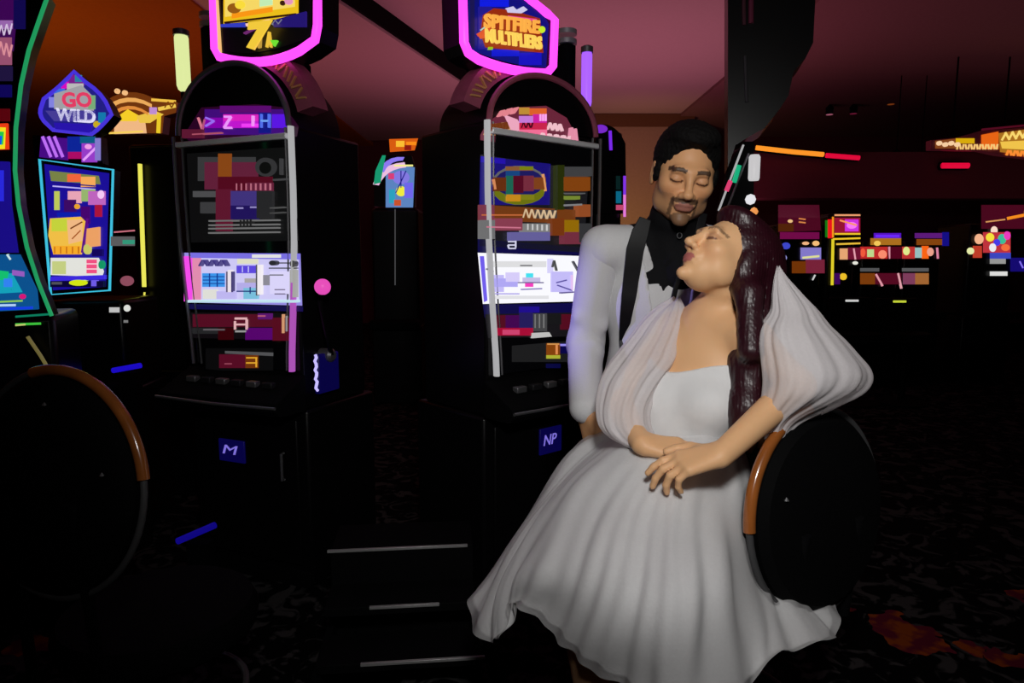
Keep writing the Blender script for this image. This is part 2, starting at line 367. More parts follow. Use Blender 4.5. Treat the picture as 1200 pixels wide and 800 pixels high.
items = [('p', [(216, 296), (352, 298), (354, 358), (218, 354)], (150, 140, 225)), ('p', [(224, 300), (350, 302), (351, 352), (224, 351)], L_), ('r', 216, 300, 226, 353, (245, 75, 235)), ('r', 226, 300, 236, 352, (225, 140, 175)),
  ('p', [(224, 296), (352, 297), (352, 304), (224, 302)], (120, 110, 225)), ('r', 296, 298, 330, 302, (225, 225, 225)), ('r', 279, 303, 303, 309, (222, 222, 195)), ('r', 238, 320, 264, 336, (62, 150, 235)),
  *[('l', 239, y, 264, y, 1.1, (20, 60, 150)) for y in (324, 328, 332)], *[('l', x, 320, x, 336, 1, (20, 60, 150)) for x in (247, 256)],
  ('r', 279, 311, 304, 320, (92, 72, 220)), ('l', 286, 312, 286, 319, 1, (200, 200, 250)), ('l', 293, 312, 293, 319, 1, (200, 200, 250)),
  ('r', 240, 339, 256, 350, (222, 222, 215)), ('r', 256, 341, 278, 350, (190, 182, 240)), ('r', 289, 326, 304, 331, (170, 165, 165)), ('r', 280, 331, 304, 342, (180, 172, 232)), ('r', 288, 337, 304, 350, (120, 190, 220)),
  ('l', 280, 341, 304, 341, 1.4, (30, 50, 120)), ('l', 296, 336, 296, 344, 1.2, (30, 50, 120)), ('r', 270, 316, 274, 342, (235, 225, 235)), ('l', 269, 318, 269, 342, 1.4, (90, 80, 110)), ('l', 275, 318, 275, 342, 1.4, (60, 50, 110)),
  ('r', 305, 310, 309, 345, (240, 235, 240)), ('l', 304, 310, 304, 346, 1.2, (80, 80, 90)), ('r', 312, 322, 320, 334, (140, 138, 150)), ('r', 320, 318, 345, 344, (218, 212, 250)),
  ('l', 319, 308, 350, 308, 1.3, (50, 50, 50)), ('l', 319, 314, 350, 314, 1.3, (60, 60, 60)), ('l', 320, 322, 336, 322, 1.4, (110, 110, 120)), ('l', 326, 339, 338, 339, 1.3, (110, 100, 130)), ('l', 326, 344, 338, 344, 1.3, (110, 100, 130)),
  ('r', 344, 316, 350, 348, (165, 165, 160)), ('e', 347, 309, 3, 4, (70, 70, 70)), ('e', 324, 308, 4, 3, (40, 40, 45)),
  *strokes(240, 308, 268, 308, 6, 7, (60, 50, 120), 1.4, 2), ('r', 226, 351, 352, 354, (190, 225, 235))]
art('reel_screen', m1, .013, items, M['art'])
art('reel_underline', m1, .013, [('p', [(219, 356), (355, 359), (355, 365), (220, 362)], (14, 8, 70))], M['art'])
items = [('p', [(222, 366), (346, 367), (345, 398), (224, 396)], (12, 8, 12)), ('r', 226, 368, 320, 383, (82, 10, 32)), ('r', 224, 384, 256, 391, (34, 34, 36)), ('r', 256, 384, 274, 398, (52, 0, 6)), ('r', 288, 384, 320, 398, (84, 2, 106)), ('r', 320, 372, 344, 399, (84, 8, 28)),
  ('r', 303, 367, 320, 374, (90, 20, 110)), ('l', 276, 376, 276, 386, 2, (225, 175, 180)), ('l', 276, 373, 290, 373, 2.4, (225, 175, 180)), ('l', 277, 380, 290, 380, 2, (225, 175, 180)), ('l', 290, 374, 290, 386, 2, (225, 175, 180)), ('l', 277, 388, 289, 388, 2, (150, 150, 150)),
  ('l', 333, 368, 333, 390, 2.5, (210, 150, 110)), ('l', 337, 370, 337, 388, 1.3, (140, 140, 140)), ('l', 240, 386, 264, 386, 1.6, (95, 90, 95)), ('l', 304, 370, 312, 370, 1.5, (180, 90, 110))]
art('payline_panel', m1, .013, items, M['art'])
items = [('r', 241, 408, 320, 434, (7, 7, 8)), ('r', 257, 415, 288, 431, (84, 10, 34)), ('p', [(264, 411), (320, 413), (320, 417), (264, 414)], (80, 80, 82)), ('r', 288, 416, 303, 431, (110, 50, 10)), ('l', 289, 419, 302, 419, 1.6, (225, 165, 45)), ('l', 289, 425, 302, 425, 1.6, (225, 165, 45)), ('l', 301, 419, 301, 430, 1.6, (225, 165, 45)), ('l', 264, 426, 272, 426, 1.2, (150, 70, 90))]
art('credit_meter', m1, .013, items, M['art'])
items = [('p', [(236, 126), (300, 122), (334, 126), (350, 148), (348, 160), (222, 166), (216, 158)], (40, 2, 34)), ('r', 240, 128, 335, 158, (64, 10, 120)), ('r', 258, 124, 318, 132, (90, 8, 110)), ('r', 262, 134, 306, 143, (215, 30, 190)), ('r', 240, 138, 262, 150, (130, 0, 170)), ('r', 262, 142, 304, 150, (190, 20, 205)), ('r', 304, 132, 318, 156, (15, 20, 130)),
  ('l', 284, 147, 304, 147, 4, (240, 60, 245)), ('r', 320, 134, 336, 150, (90, 20, 225)), ('l', 233, 138, 238, 152, 2, (215, 120, 140)), ('l', 238, 152, 241, 140, 1.6, (180, 80, 120)), ('l', 242, 138, 252, 142, 2, (150, 110, 240)), ('l', 252, 142, 242, 148, 2, (150, 110, 240)),
  ('l', 264, 137, 272, 137, 2.2, (235, 150, 250)), ('l', 272, 137, 264, 150, 2.2, (235, 150, 250)), ('l', 264, 150, 273, 150, 2.2, (235, 150, 250)), ('l', 298, 136, 298, 148, 2.4, (240, 150, 245)), ('l', 308, 134, 308, 150, 2, (80, 110, 235)), ('l', 317, 134, 317, 150, 2, (80, 110, 235)), ('l', 308, 142, 317, 142, 2, (110, 160, 240)),
  ('r', 216, 152, 240, 162, (90, 22, 48)), ('l', 228, 158, 262, 156, 1.5, (170, 80, 100))]
art('arch_sign', m1, .008, items, M['art'])
# lever
lv = MB().lathe([(0.0, -.03), (.028, -.03), (.028, .02), (.018, .03), (0.0, .03)], mtx=Matrix.Rotation(PI/2, 4, 'Y'), c=(.325, .12, .95)).build('lever_arm', M['steel'], m1)
MB().tube([(.345, .12, .95), (.37, .06, 1.05), (.375, .02, 1.18)], .010, 8).build('lever_rod', M['black'], lv)
u, z = loc_on(m1, 378, 336, -.0)
MB().lathe([(0.0, -.03)] + [(.031*math.cos(math.radians(a)), .031*math.sin(math.radians(a))) for a in range(-75, 90, 15)] + [(0.001, .031)], c=(u, .0, z), n=20).build('lever_knob', glow('pink_knob', (235, 80, 190), .9), lv)
def shield(root, w, px, back, neon, face):
    P = [loc_on(root, x, y, w) for x, y in px]
    t = empty_child = MB().prism(P, -w, -w+back).build('topper', M['black'], root, smooth=False)
    MB().tube([(x, -w-.004, z) for x, z in P], .017, 10, closed=True).build('neon_rim', neon, t)
    return t
def curve(p0, c, p1, n=8):
    return [((1-t)**2*p0[0]+2*t*(1-t)*c[0]+t*t*p1[0], (1-t)**2*p0[1]+2*t*(1-t)*c[1]+t*t*p1[1]) for t in [i/n for i in range(n+1)]]
out1 = [(250, -30)] + [(253, 58)] + curve((258, 67), (310, 82), (352, 60)) + [(370, 47), (373, 30), (373, -44), (310, -60)]
t1 = shield(m1, -.005, out1, .12, M['neon_magenta'], None)
art('neon_side', m1, 0.0, [('p', [(247, -30), (254, -30), (260, 62), (253, 60)], (245, 190, 120))], M['art'], parent=t1)
items = [('p', [(260, -25), (364, -38), (364, 38)] + curve((360, 44), (300, 70), (262, 58)), (2, 2, 3)), ('p', [(262, -20), (350, -30), (350, 18), (330, 22), (262, 28)], (235, 190, 25)), ('p', [(264, -20), (346, -28), (346, 8), (264, 20)], (246, 215, 100)),
  ('p', [(272, 16), (320, 8), (320, 14), (272, 22)], (250, 150, 20)), ('e', 275, 10, 8, 6, (150, 90, 20)), ('e', 282, 6, 6, 5, (250, 220, 60)), ('p', [(305, -2), (320, -4), (320, 6), (305, 8)], (195, 235, 180)), ('e', 339, 2, 5, 4, (230, 150, 190)), ('e', 332, 4, 3, 3, (60, 30, 10)),
  ('l', 264, 27, 348, 17, 2, (40, 10, 6)), ('p', [(260, 29), (288, 27), (288, 32), (260, 32)], (50, 60, 190)), ('p', [(322, 24), (360, 14), (360, 32), (322, 32)], (34, 20, 110)), *strokes(322, 27, 330, 26, 3, 5, (120, 120, 140), 1, 2),
  ('l', 290, 30, 318, 25, 3, (250, 200, 190)), ('p', [(304, 40), (308, 34), (307, 56), (304, 57)], (190, 150, 60)),
  ('l', 314, 56, 317, 38, 1.6, (235, 190, 60)), ('l', 319, 56, 317, 38, 1.6, (235, 190, 60)), ('p', [(319, 48), (327, 48), (323, 55)], (110, 225, 50)), ('l', 288, 40, 300, 34, 1.5, (110, 40, 110))]
art('topper_face', m1, 0.0, items, M['art'], parent=t1)

text_on('7', m1, 289, 25, 319, 58, .030, 'lettering', glow('gold_numeral', (240, 200, 60), 1), ang=4, shear=.12, bold=.003).parent = t1
# machine right of centre, beside the groom
m2 = slot_machine((.125, 2.74, 0), math.radians(41), 'arched slot machine under the SPITFIRE MULTIPLIERS sign beside the groom', 2, None)
items = [('p', [(563, 181), (690, 200), (684, 296), (562, 288)], (22, 22, 26)), ('p', [(563, 183), (645, 192), (644, 240), (562, 240)], (24, 14, 120)), ('p', [(563, 183), (592, 186), (592, 192), (563, 190)], (36, 14, 175)),
  ('e', 608, 215, 32, 21, (100, 100, 102)), ('e', 608, 224, 30, 16, (110, 116, 14)), ('e', 608, 214, 29, 17, (28, 24, 96)), ('r', 592, 195, 624, 200, (140, 90, 50)), ('r', 608, 195, 624, 199, (125, 135, 10)), ('r', 592, 200, 608, 206, (20, 70, 130)),
  ('r', 577, 208, 593, 224, (104, 46, 12)), ('r', 592, 206, 600, 230, (25, 104, 84)), ('r', 600, 206, 612, 226, (86, 6, 34)), ('r', 612, 206, 624, 224, (120, 44, 62)), ('r', 624, 208, 638, 222, (130, 66, 26)), ('l', 635, 204, 638, 224, 2, (232, 160, 100)), ('l', 577, 210, 579, 222, 2, (220, 140, 90)),
  ('r', 592, 228, 608, 236, (205, 140, 25)), ('r', 608, 228, 624, 234, (130, 130, 20)), ('p', [(560, 240), (672, 246), (672, 262), (560, 258)], (116, 58, 18)), ('r', 560, 240, 577, 258, (125, 55, 75)), ('l', 562, 252, 610, 252, 1.5, (205, 110, 60)), ('r', 624, 246, 650, 256, (70, 62, 60)),
  *strokes(612, 250, 646, 252, 11, 10, (220, 190, 150), 1.3, 1.5), ('r', 560, 258, 576, 280, (115, 115, 116)), ('r', 576, 256, 608, 270, (140, 62, 82)), ('r', 608, 262, 640, 272, (130, 130, 130)), ('l', 566, 266, 606, 267, 1.6, (210, 120, 145)), ('r', 594, 272, 640, 282, (104, 98, 160)), *strokes(614, 266, 636, 267, 5, 7, (210, 210, 210), 1.3, 0),
  ('r', 648, 194, 656, 246, (38, 46, 4)), ('r', 656, 196, 688, 207, (64, 64, 66)), ('r', 655, 208, 686, 224, (132, 66, 12)), ('r', 655, 230, 674, 234, (120, 140, 50)), ('l', 655, 227, 680, 227, 1.3, (90, 90, 92)), ('r', 672, 240, 686, 254, (150, 76, 36)), ('l', 655, 241, 676, 240, 2, (130, 130, 132)),
  ('r', 641, 256, 655, 276, (120, 54, 14)), ('r', 655, 258, 672, 274, (150, 108, 2)), ('r', 655, 272, 674, 286, (118, 46, 64)), ('r', 672, 262, 686, 284, (52, 52, 54))]
art('paytable_panel', m2, .013, items, M['art2'])
art('blue_divider', m2, .013, [('p', [(560, 280), (686, 290), (685, 299), (560, 296)], (8, 4, 66)), ('l', 595, 283, 603, 283, 1.6, (210, 210, 235)), ('l', 595, 287, 604, 287, 1.6, (210, 210, 235)), ('l', 604, 282, 604, 290, 1.6, (210, 210, 235)), ('l', 595, 287, 596, 291, 1.6, (210, 210, 235)), ('l', 596, 291, 604, 291, 1.6, (210, 210, 235))], M['art'])
V_ = (196, 188, 248)
items = [('p', [(560, 296), (685, 300), (676, 353), (566, 356)], (250, 250, 255)), ('p', [(562, 300), (567, 300), (571, 352), (567, 354)], (110, 90, 235)), ('r', 577, 306, 640, 313, (222, 222, 224)), ('r', 641, 303, 648, 320, (215, 210, 250)),
  ('r', 573, 322, 590, 342, V_), ('r', 574, 326, 606, 336, (176, 168, 244)), ('r', 592, 319, 608, 330, (215, 205, 250)), ('r', 616, 320, 624, 325, (70, 225, 240)), ('r', 615, 331, 624, 336, (245, 60, 190)), ('r', 612, 325, 632, 331, (200, 190, 230)), ('l', 606, 331, 636, 331, 1.4, (110, 100, 150)), ('l', 610, 339, 634, 338, 1.6, (140, 130, 190)),
  ('r', 645, 318, 670, 342, V_), ('l', 569, 315, 577, 318, 1.6, (110, 110, 120)), ('l', 609, 311, 622, 311, 1.4, (90, 90, 95)), ('l', 646, 313, 648, 305, 1.4, (70, 70, 70)), ('l', 648, 305, 651, 317, 1.4, (70, 70, 70)), ('l', 670, 306, 679, 322, 1.6, (60, 60, 70)), ('l', 680, 304, 678, 322, 1.4, (60, 60, 70)), ('l', 650, 331, 662, 328, 1.4, (90, 80, 160)), ('l', 651, 334, 668, 340, 1.4, (90, 80, 160)), ('l', 668, 322, 668, 340, 1.8, (225, 190, 240)), ('l', 655, 343, 670, 342, 1.6, (100, 90, 150)), ('l', 574, 344, 606, 344, 1.4, (170, 160, 230)), ('r', 576, 346, 640, 350, (226, 226, 230))]
art('reel_screen', m2, .013, items, M['art'])
items = [('p', [(566, 357), (676, 355), (674, 370), (568, 372)], (10, 6, 70)), ('r', 608, 359, 632, 366, (28, 8, 140)), ('p', [(568, 368), (674, 366), (670, 394), (572, 396)], (20, 18, 22)), ('r', 576, 369, 592, 384, (80, 8, 30)), ('r', 592, 369, 608, 384, (64, 2, 78)), ('r', 608, 366, 624, 384, (34, 26, 90)), ('r', 576, 384, 624, 393, (165, 8, 52)), ('r', 588, 386, 608, 392, (205, 66, 110)),
  ('r', 624, 367, 640, 388, (66, 66, 68)), *strokes(626, 376, 636, 376, 3, 16, (120, 120, 120), 1.2, 0), ('r', 656, 368, 672, 386, (82, 10, 30)), ('r', 640, 368, 656, 380, (20, 20, 22)), ('p', [(622, 390), (642, 389), (645, 394), (622, 396)], (190, 190, 188))]
art('payline_panel', m2, .013, items, M['art'])
items = [('p', [(600, 405), (672, 399), (670, 424), (600, 424)], (26, 26, 27)), ('r', 640, 402, 656, 416, (130, 64, 10)), ('l', 641, 403, 655, 403, 1.6, (215, 150, 80)), ('l', 652, 404, 652, 415, 2.4, (225, 140, 80)), ('r', 640, 416, 656, 420, (170, 175, 50)), ('r', 656, 402, 670, 414, (8, 4, 70)), ('l', 656, 404, 668, 404, 2.5, (150, 140, 235)), ('r', 640, 426, 656, 431, (4, 4, 60))]
art('credit_meter', m2, .013, items, M['art'])
items = [('p', [(563, 158), (572, 142), (600, 126), (640, 124), (664, 138), (682, 172), (660, 178), (563, 164)], (104, 36, 56)), ('p', [(571, 146), (600, 142), (604, 160), (566, 158)], (202, 146, 98)), ('p', [(590, 134), (606, 140), (620, 162), (602, 160)], (235, 166, 190)), ('r', 608, 126, 620, 134, (190, 140, 50)), ('r', 620, 127, 640, 135, (220, 96, 40)), ('r', 608, 136, 624, 144, (196, 120, 215)), ('r', 624, 134, 640, 144, (205, 30, 160)), ('r', 608, 144, 640, 152, (200, 34, 74)), ('r', 608, 152, 640, 160, (240, 110, 150)),
  *strokes(611, 147, 622, 147, 5, 6, (60, 0, 20), 1.3, 1), *strokes(632, 138, 638, 138, 3, 8, (250, 170, 240), 1.3, 0), *strokes(642, 148, 656, 150, 6, 8, (240, 190, 200), 1.5, 1.5), *strokes(632, 160, 664, 164, 9, 8, (240, 190, 200), 1.5, 1.5), *strokes(666, 158, 672, 160, 4, 16, (225, 140, 165), 1.4, 1), *strokes(572, 150, 590, 148, 6, 8, (110, 50, 16), 1.5, 1.2), *strokes(584, 134, 600, 130, 5, 6, (225, 130, 140), 1.4, 2)]
art('arch_sign', m2, .008, items, M['art'])
out2 = [(541, -20), (543, 50)] + [(548, 62)] + curve((560, 70), (598, 86), (640, 86), 6) + [(647, 78), (649, 24), (640, 16)] + curve((625, 4), (610, -12), (580, -24), 5)
t2 = shield(m2, -.005, out2, .12, M['neon_magenta'], None)
items = [('p', [(548, -14), (551, 56)] + curve((556, 60), (600, 78), (640, 79), 6) + [(643, 28)] + curve((640, 22), (612, -6), (580, -14), 5), (6, 12, 120)), ('p', [(550, -14), (556, -14), (556, 58), (551, 54)], (20, 18, 80)), ('r', 562, 0, 596, 8, (8, 26, 225)), ('r', 576, 58, 608, 66, (8, 22, 205)), ('r', 608, 62, 634, 76, (18, 14, 190)), ('r', 560, 8, 576, 58, (28, 22, 140)),
  ('p', [(565, 18), (578, 10), (598, 12), (632, 22), (634, 42), (636, 62), (568, 56), (562, 40)], (150, 40, 10)), ('l', 594, 20, 628, 24, 3, (235, 60, 150)), ('e', 634, 35, 4, 4, (200, 235, 40)), ('p', [(558, 40), (574, 30), (572, 44), (562, 46)], (220, 80, 40)), ('l', 562, 36, 570, 30, 1.6, (170, 200, 190)),
  ('p', [(592, 10), (600, 8), (604, 12), (612, 8), (617, 12), (610, 16), (594, 15)], (205, 200, 235)), ('l', 562, -16, 574, -8, 2, (200, 170, 220)), ('l', 571, 57, 576, 57, 3, (150, 190, 20))]
tf = art('topper_face', m2, 0.0, items, M['art'], parent=t2)
txt_m = glow('orange_lettering', (245, 170, 70), 1.0)
text_on('SPITFIRE', m2, 568, 20, 634, 36, .026, 'lettering', txt_m, ang=0, drop=8, shear=.12, bold=.0016).parent = t2
text_on('MULTIPLIERS', m2, 570, 38, 636, 54, .026, 'lettering', glow('yellow_lettering', (245, 205, 90), 1.0), ang=0, drop=9, shear=.05, bold=.0016).parent = t2
# lit badges on both lower doors
def badge(root, px0, py0, px1, py1, s, nm='emblem_plate', w=.016):
    u0, z1 = loc_on(root, px0, py0, w); u1, z0 = loc_on(root, px1, py1, w)
    o = MB().box((u0, -w-.006, z0), (u1, -w+.003, z1)).build(nm, glow('deep_blue_plate', (6, 3, 62), 1), root, .003)
    mt = Matrix.Translation(((u0+u1)/2-.006, -w-.007, (z0+z1)/2+.005)) @ FRONT
    text_obj(s, .04, 'emblem', glow('blue_white_emblem', (130, 115, 225), .9), o, mt, depth=.001, shear=.2, fit=((u1-u0)*.6, (z1-z0)*.4))
badge(m1, 257, 513, 288, 543, 'M'); badge(m2, 632, 503, 657, 527, 'NP')
u, z = loc_on(m1, 391, 443, -.1)
sp_ = MB().box((.31, .05, .80), (.335, .18, .96)).build('side_lamp', glow('deep_blue_panel', (6, 3, 60), 1), m1, .006)
MB().tube([(.345, .02+.006*math.sin(i*2.2), .965-.012*i) for i in range(13)], .006, 6).build('lamp_filament', glow('blue_white_tube', (190, 180, 255), 1.1), sp_)

# ------------------------------------------------------------------ candle lamps on the machines
def candle(px, y0, y1, Y, m, wpx, label, ring=None):
    a = at(px, y1, Y); z1 = at(px, y0, Y).z; r = wpx/800*Y/2
    e = empty('signal_lamp', (a.x, a.y, a.z), 0, label, 'lamp')
    h = z1-a.z
    MB().lathe([(r*.4, 0), (r*.8, .01), (r, .03), (r, h-.01), (r*.9, h)], n=18).build('lamp_tube', m, e)
    MB().lathe([(r*1.15, h), (r*1.15, h+.025), (r*.8, h+.03)], n=18).build('cap', M['steel'], e)
    MB().lathe([(.05, -a.z), (.05, -a.z+.02), (r*.5, -a.z+.03), (r*.5, 0)], n=12).build('stem', M['matte'], e)
    return e
candle(216, 42, 108, 3.45, M['lamp_lime'], 15, 'pale lime vertical signal lamp left of the gold 7 topper')
candle(687, 62, 128, 3.25, M['neon_violet'], 12, 'violet vertical signal lamp right of the SPITFIRE topper')
for px, py, Y, lb in ((246, 30, 3.62, 'dark signal tower with chrome rings left of the gold 7 topper'), (664, 50, 3.50, 'dark signal tower with chrome rings right of the SPITFIRE topper')):
    p = at(px, py, Y); e = empty('signal_tower', (p.x, p.y, p.z-.35), 0, lb, 'lamp')
    MB().lathe([(.045, 0), (.045, .33), (.03, .34)], n=20).build('tower_body', M['matte'], e); MB().lathe([(.06, -p.z+.35), (.06, -p.z+.37), (.03, -p.z+.38), (.03, 0)], n=16).build('post', M['matte'], e)
    for k in range(2): MB().lathe([(.0, .34+k*.045), (.05, .34+k*.045), (.05, .362+k*.045), (.0, .362+k*.045)], n=20).build('ring', M['chrome'], e)

# ------------------------------------------------------------------ figures: signed-distance bodies meshed by surface nets
def rotm(yaw=0, pitch=0, roll=0):       # roll about local Y, then pitch about X, then yaw about Z
    return np.array(Matrix.Rotation(yaw, 3, 'Z') @ Matrix.Rotation(pitch, 3, 'X') @ Matrix.Rotation(roll, 3, 'Y'))
class Field:
    def __init__(s): s.p = []; s.o = np.zeros(3); s.R = np.eye(3)
    def frame(s, o=(0,0,0), R=None): s.o = np.array(o, float); s.R = np.eye(3) if R is None else R; return s
    def W(s, p): return s.R @ np.array(p, float) + s.o
    def cap(s, a, b, ra, rb=None, k=.01, op='u'):
        s.p.append(('c', s.W(a), s.W(b), ra, ra if rb is None else rb, k, op)); return s
    def ell(s, c, r, k=.01, op='u', R=None):
        s.p.append(('e', s.W(c), np.array(r, float), s.R if R is None else s.R @ R, 0, k, op)); return s
    def chain(s, pts, rs, k=.01):
        for i in range(len(pts)-1): s.cap(pts[i], pts[i+1], rs[i], rs[i+1], k)
        return s
    def grow(s, d, keep=None):
        f = Field()
        for i, p in enumerate(s.p):
            if keep is not None and not keep(i, p): continue
            if p[0] == 'c': f.p.append(('c', p[1], p[2], p[3]+d, p[4]+d, p[5], p[6]))
            else: f.p.append(('e', p[1], p[2]+d, p[3], 0, p[5], p[6]))
        return f
    def bounds(s):
        lo = np.full(3, 9e9); hi = -lo
        for p in s.p:
            if p[6] != 'u': continue
            if p[0] == 'c': m = max(p[3], p[4]); a = np.minimum(p[1], p[2])-m; b = np.maximum(p[1], p[2])+m
            else: m = p[2].max(); a = p[1]-m; b = p[1]+m
            lo = np.minimum(lo, a); hi = np.maximum(hi, b)
        return lo-.02, hi+.02
    def grid(s, lo, hi, h):
        n = np.ceil((hi-lo)/h).astype(int)+1; F = np.full(n, .05, np.float32)
        ax = [lo[i]+h*np.arange(n[i]) for i in range(3)]
        for t, a, b, ra, rb, k, op in s.p:
            if t == 'c': m = max(ra, rb)+k+.012+2*h; l0 = np.minimum(a, b)-m; h0 = np.maximum(a, b)+m
            else: m = max(b)+k+.012+2*h; l0 = a-m; h0 = a+m
            i0 = np.clip(np.floor((l0-lo)/h).astype(int), 0, n); i1 = np.clip(np.ceil((h0-lo)/h).astype(int)+1, 0, n)
            if (i1 <= i0).any(): continue
            X = ax[0][i0[0]:i1[0], None, None]; Y = ax[1][None, i0[1]:i1[1], None]; Z = ax[2][None, None, i0[2]:i1[2]]
            if t == 'c':
                d = b-a; L = max(d@d, 1e-12); px, py, pz = X-a[0], Y-a[1], Z-a[2]
                tt = np.clip((px*d[0]+py*d[1]+pz*d[2])/L, 0, 1)
                D = np.sqrt((px-d[0]*tt)**2+(py-d[1]*tt)**2+(pz-d[2]*tt)**2) - (ra+(rb-ra)*tt)
            else:
                R = ra; q = [R[0, j]*(X-a[0])+R[1, j]*(Y-a[1])+R[2, j]*(Z-a[2]) for j in range(3)]
                k0 = np.sqrt(sum((q[j]/b[j])**2 for j in range(3)))+1e-9; k1 = np.sqrt(sum((q[j]/b[j]**2)**2 for j in range(3)))+1e-9
                D = k0*(k0-1)/k1
            sl = tuple(slice(i0[j], i1[j]) for j in range(3)); G = F[sl]
            if op == 'u': hh = np.maximum(k-np.abs(G-D), 0)/k; F[sl] = np.minimum(G, D) - hh*hh*k*.25
            else: D = -D; hh = np.maximum(k-np.abs(G-D), 0)/k; F[sl] = np.maximum(G, D) + hh*hh*k*.25
        return F, ax
def nets(F, ax):
    ins = F < 0; lo = np.array([a[0] for a in ax]); h = ax[0][1]-ax[0][0]
    nx, ny, nz = F.shape; c = np.zeros((nx-1, ny-1, nz-1), np.int8)
    for dx in (0, 1):
        for dy in (0, 1):
            for dz in (0, 1): c += ins[dx:nx-1+dx, dy:ny-1+dy, dz:nz-1+dz]
    act = (c > 0) & (c < 8); I = np.argwhere(act); idx = np.full(c.shape, -1, np.int64); idx[act] = np.arange(len(I))
    acc = np.zeros((len(I), 3)); cnt = np.zeros(len(I))
    co = [(0,0,0),(1,0,0),(0,1,0),(1,1,0),(0,0,1),(1,0,1),(0,1,1),(1,1,1)]
    for a, b in ((0,1),(2,3),(4,5),(6,7),(0,2),(1,3),(4,6),(5,7),(0,4),(1,5),(2,6),(3,7)):
        A = np.array(co[a]); B = np.array(co[b]); fa = F[tuple((I+A).T)]; fb = F[tuple((I+B).T)]
        m = (fa < 0) != (fb < 0); t = np.where(m, fa/np.where(m, fa-fb, 1), 0)
        acc += (A + t[:, None]*(B-A))*m[:, None]; cnt += m
    V = lo + h*(I + acc/cnt[:, None]); Q = []
    for a in range(3):
        u, v = (a+1) % 3, (a+2) % 3
        s0 = [slice(1, -1)]*3; s0[a] = slice(0, -1); s1 = list(s0); s1[a] = slice(1, None)
        A = ins[tuple(s0)]; B = ins[tuple(s1)]
        for flip, mm in ((False, A & ~B), (True, ~A & B)):
            P = np.argwhere(mm); off = np.ones(3, int); off[a] = 0; P = P+off
            def g(du, dv):
                q = P.copy(); q[:, u] -= du; q[:, v] -= dv; return idx[tuple(q.T)]
            q = np.stack([g(1, 1), g(0, 1), g(0, 0), g(1, 0)], 1)
            Q.append(q[:, ::-1] if flip else q)
    return V, np.concatenate(Q)
def mesh_np(name, V, Q, m, parent, colors=None, smooth=True):
    inv = np.array(MW[parent.name].inverted()) if parent else np.eye(4)
    Vl = V @ inv[:3, :3].T + inv[:3, 3]
    me = bpy.data.meshes.new(name); me.vertices.add(len(Vl)); me.vertices.foreach_set('co', Vl.astype(np.float32).ravel())
    me.loops.add(Q.size); me.loops.foreach_set('vertex_index', Q.astype(np.int32).ravel())
    me.polygons.add(len(Q)); me.polygons.foreach_set('loop_start', np.arange(0, Q.size, Q.shape[1], dtype=np.int32))
    me.update(calc_edges=True); me.validate()
    if colors is not None:
        ca = me.color_attributes.new('Col', 'FLOAT_COLOR', 'POINT'); ca.data.foreach_set('color', np.hstack([colors, np.ones((len(colors), 1))]).astype(np.float32).ravel())
    return link(name, me, m, parent, smooth)
def sdf_obj(name, F, h, m, parent, colorf=None, post=None, box=None):
    lo, hi = box if box else F.bounds(); lo = np.array(lo, float); hi = np.array(hi, float)
    G, ax = F.grid(lo, hi, h)
    if post: G = post(G, ax)
    V, Q = nets(G, ax)
    return mesh_np(name, V, Q, m, parent, colorf(V) if colorf else None)
def box_field(ax, f):
    return f(ax[0][:, None, None], ax[1][None, :, None], ax[2][None, None, :])

def head(F, o, R, s=1.0, beard=False, female=False):
    F.frame(o, R*s); E = lambda c, r, k=.01, op='u': F.p.append(('e', F.W(c), np.array(r)*s, R, 0, k*s, op))
    C = lambda a, b, ra, rb, k=.01, op='u': F.p.append(('c', F.W(a), F.W(b), ra*s, rb*s, k*s, op))
    E((0, .018, .032), (.073, .092, .083)); E((0, -.028, -.025), (.060, .058, .078), .03)
    j = .034 if female else .042
    E((0, -.044 if female else -.040, -.074), (j, .034 if female else .040, .030 if female else .034), .025); E((0, -.078, -.098), (.015 if female else .019, .015, .014), .018)
    for q in (-1, 1):
        E((q*.041, -.055, -.018), (.022, .024, .02), .025); E((q*(.046 if female else .048), -.014, -.052 if female else -.066), (.018, .028, .024), .025)
    C((-.034, -.082, .022), (.034, -.082, .022), .010, .010, .02)
    for q in (-1, 1): E((q*.032, -.100, .002), (.019, .014, .012), .014, 's')
    for q in (-1, 1): E((q*.031, -.0765, .001), (.0155, .0135, .0115), .004)
    C((0, -.086, .014), (0, -.106, -.026), .0075, .010, .014); E((0, -.1095, -.030), (.0125 if not female else .0105, .011, .0095), .008)
    for q in (-1, 1): E((q*.0125, -.098, -.034), (.0085, .010, .0075), .006)
    lo_ = .007 if female else 0
    E((0, -.0895+lo_, -.0555), (.024, .011, .0050), .008); E((0, -.0885+lo_, -.0665), (.0205, .0110, .0060), .008)
    E((0, -.0830+lo_*.7, -.047), (.028, .013, .018), .012)
    C((-.021, -.0965, -.061), (0, -.1035, -.0605), .0016, .0018, .003, 's'); C((.021, -.0965, -.061), (0, -.1035, -.0605), .0016, .0018, .003, 's')
    for q in (-1, 1):
        E((q*.076, .012, -.006), (.008, .018, .031), .006); E((q*.084, .008, -.002), (.006, .010, .018), .006, 's')
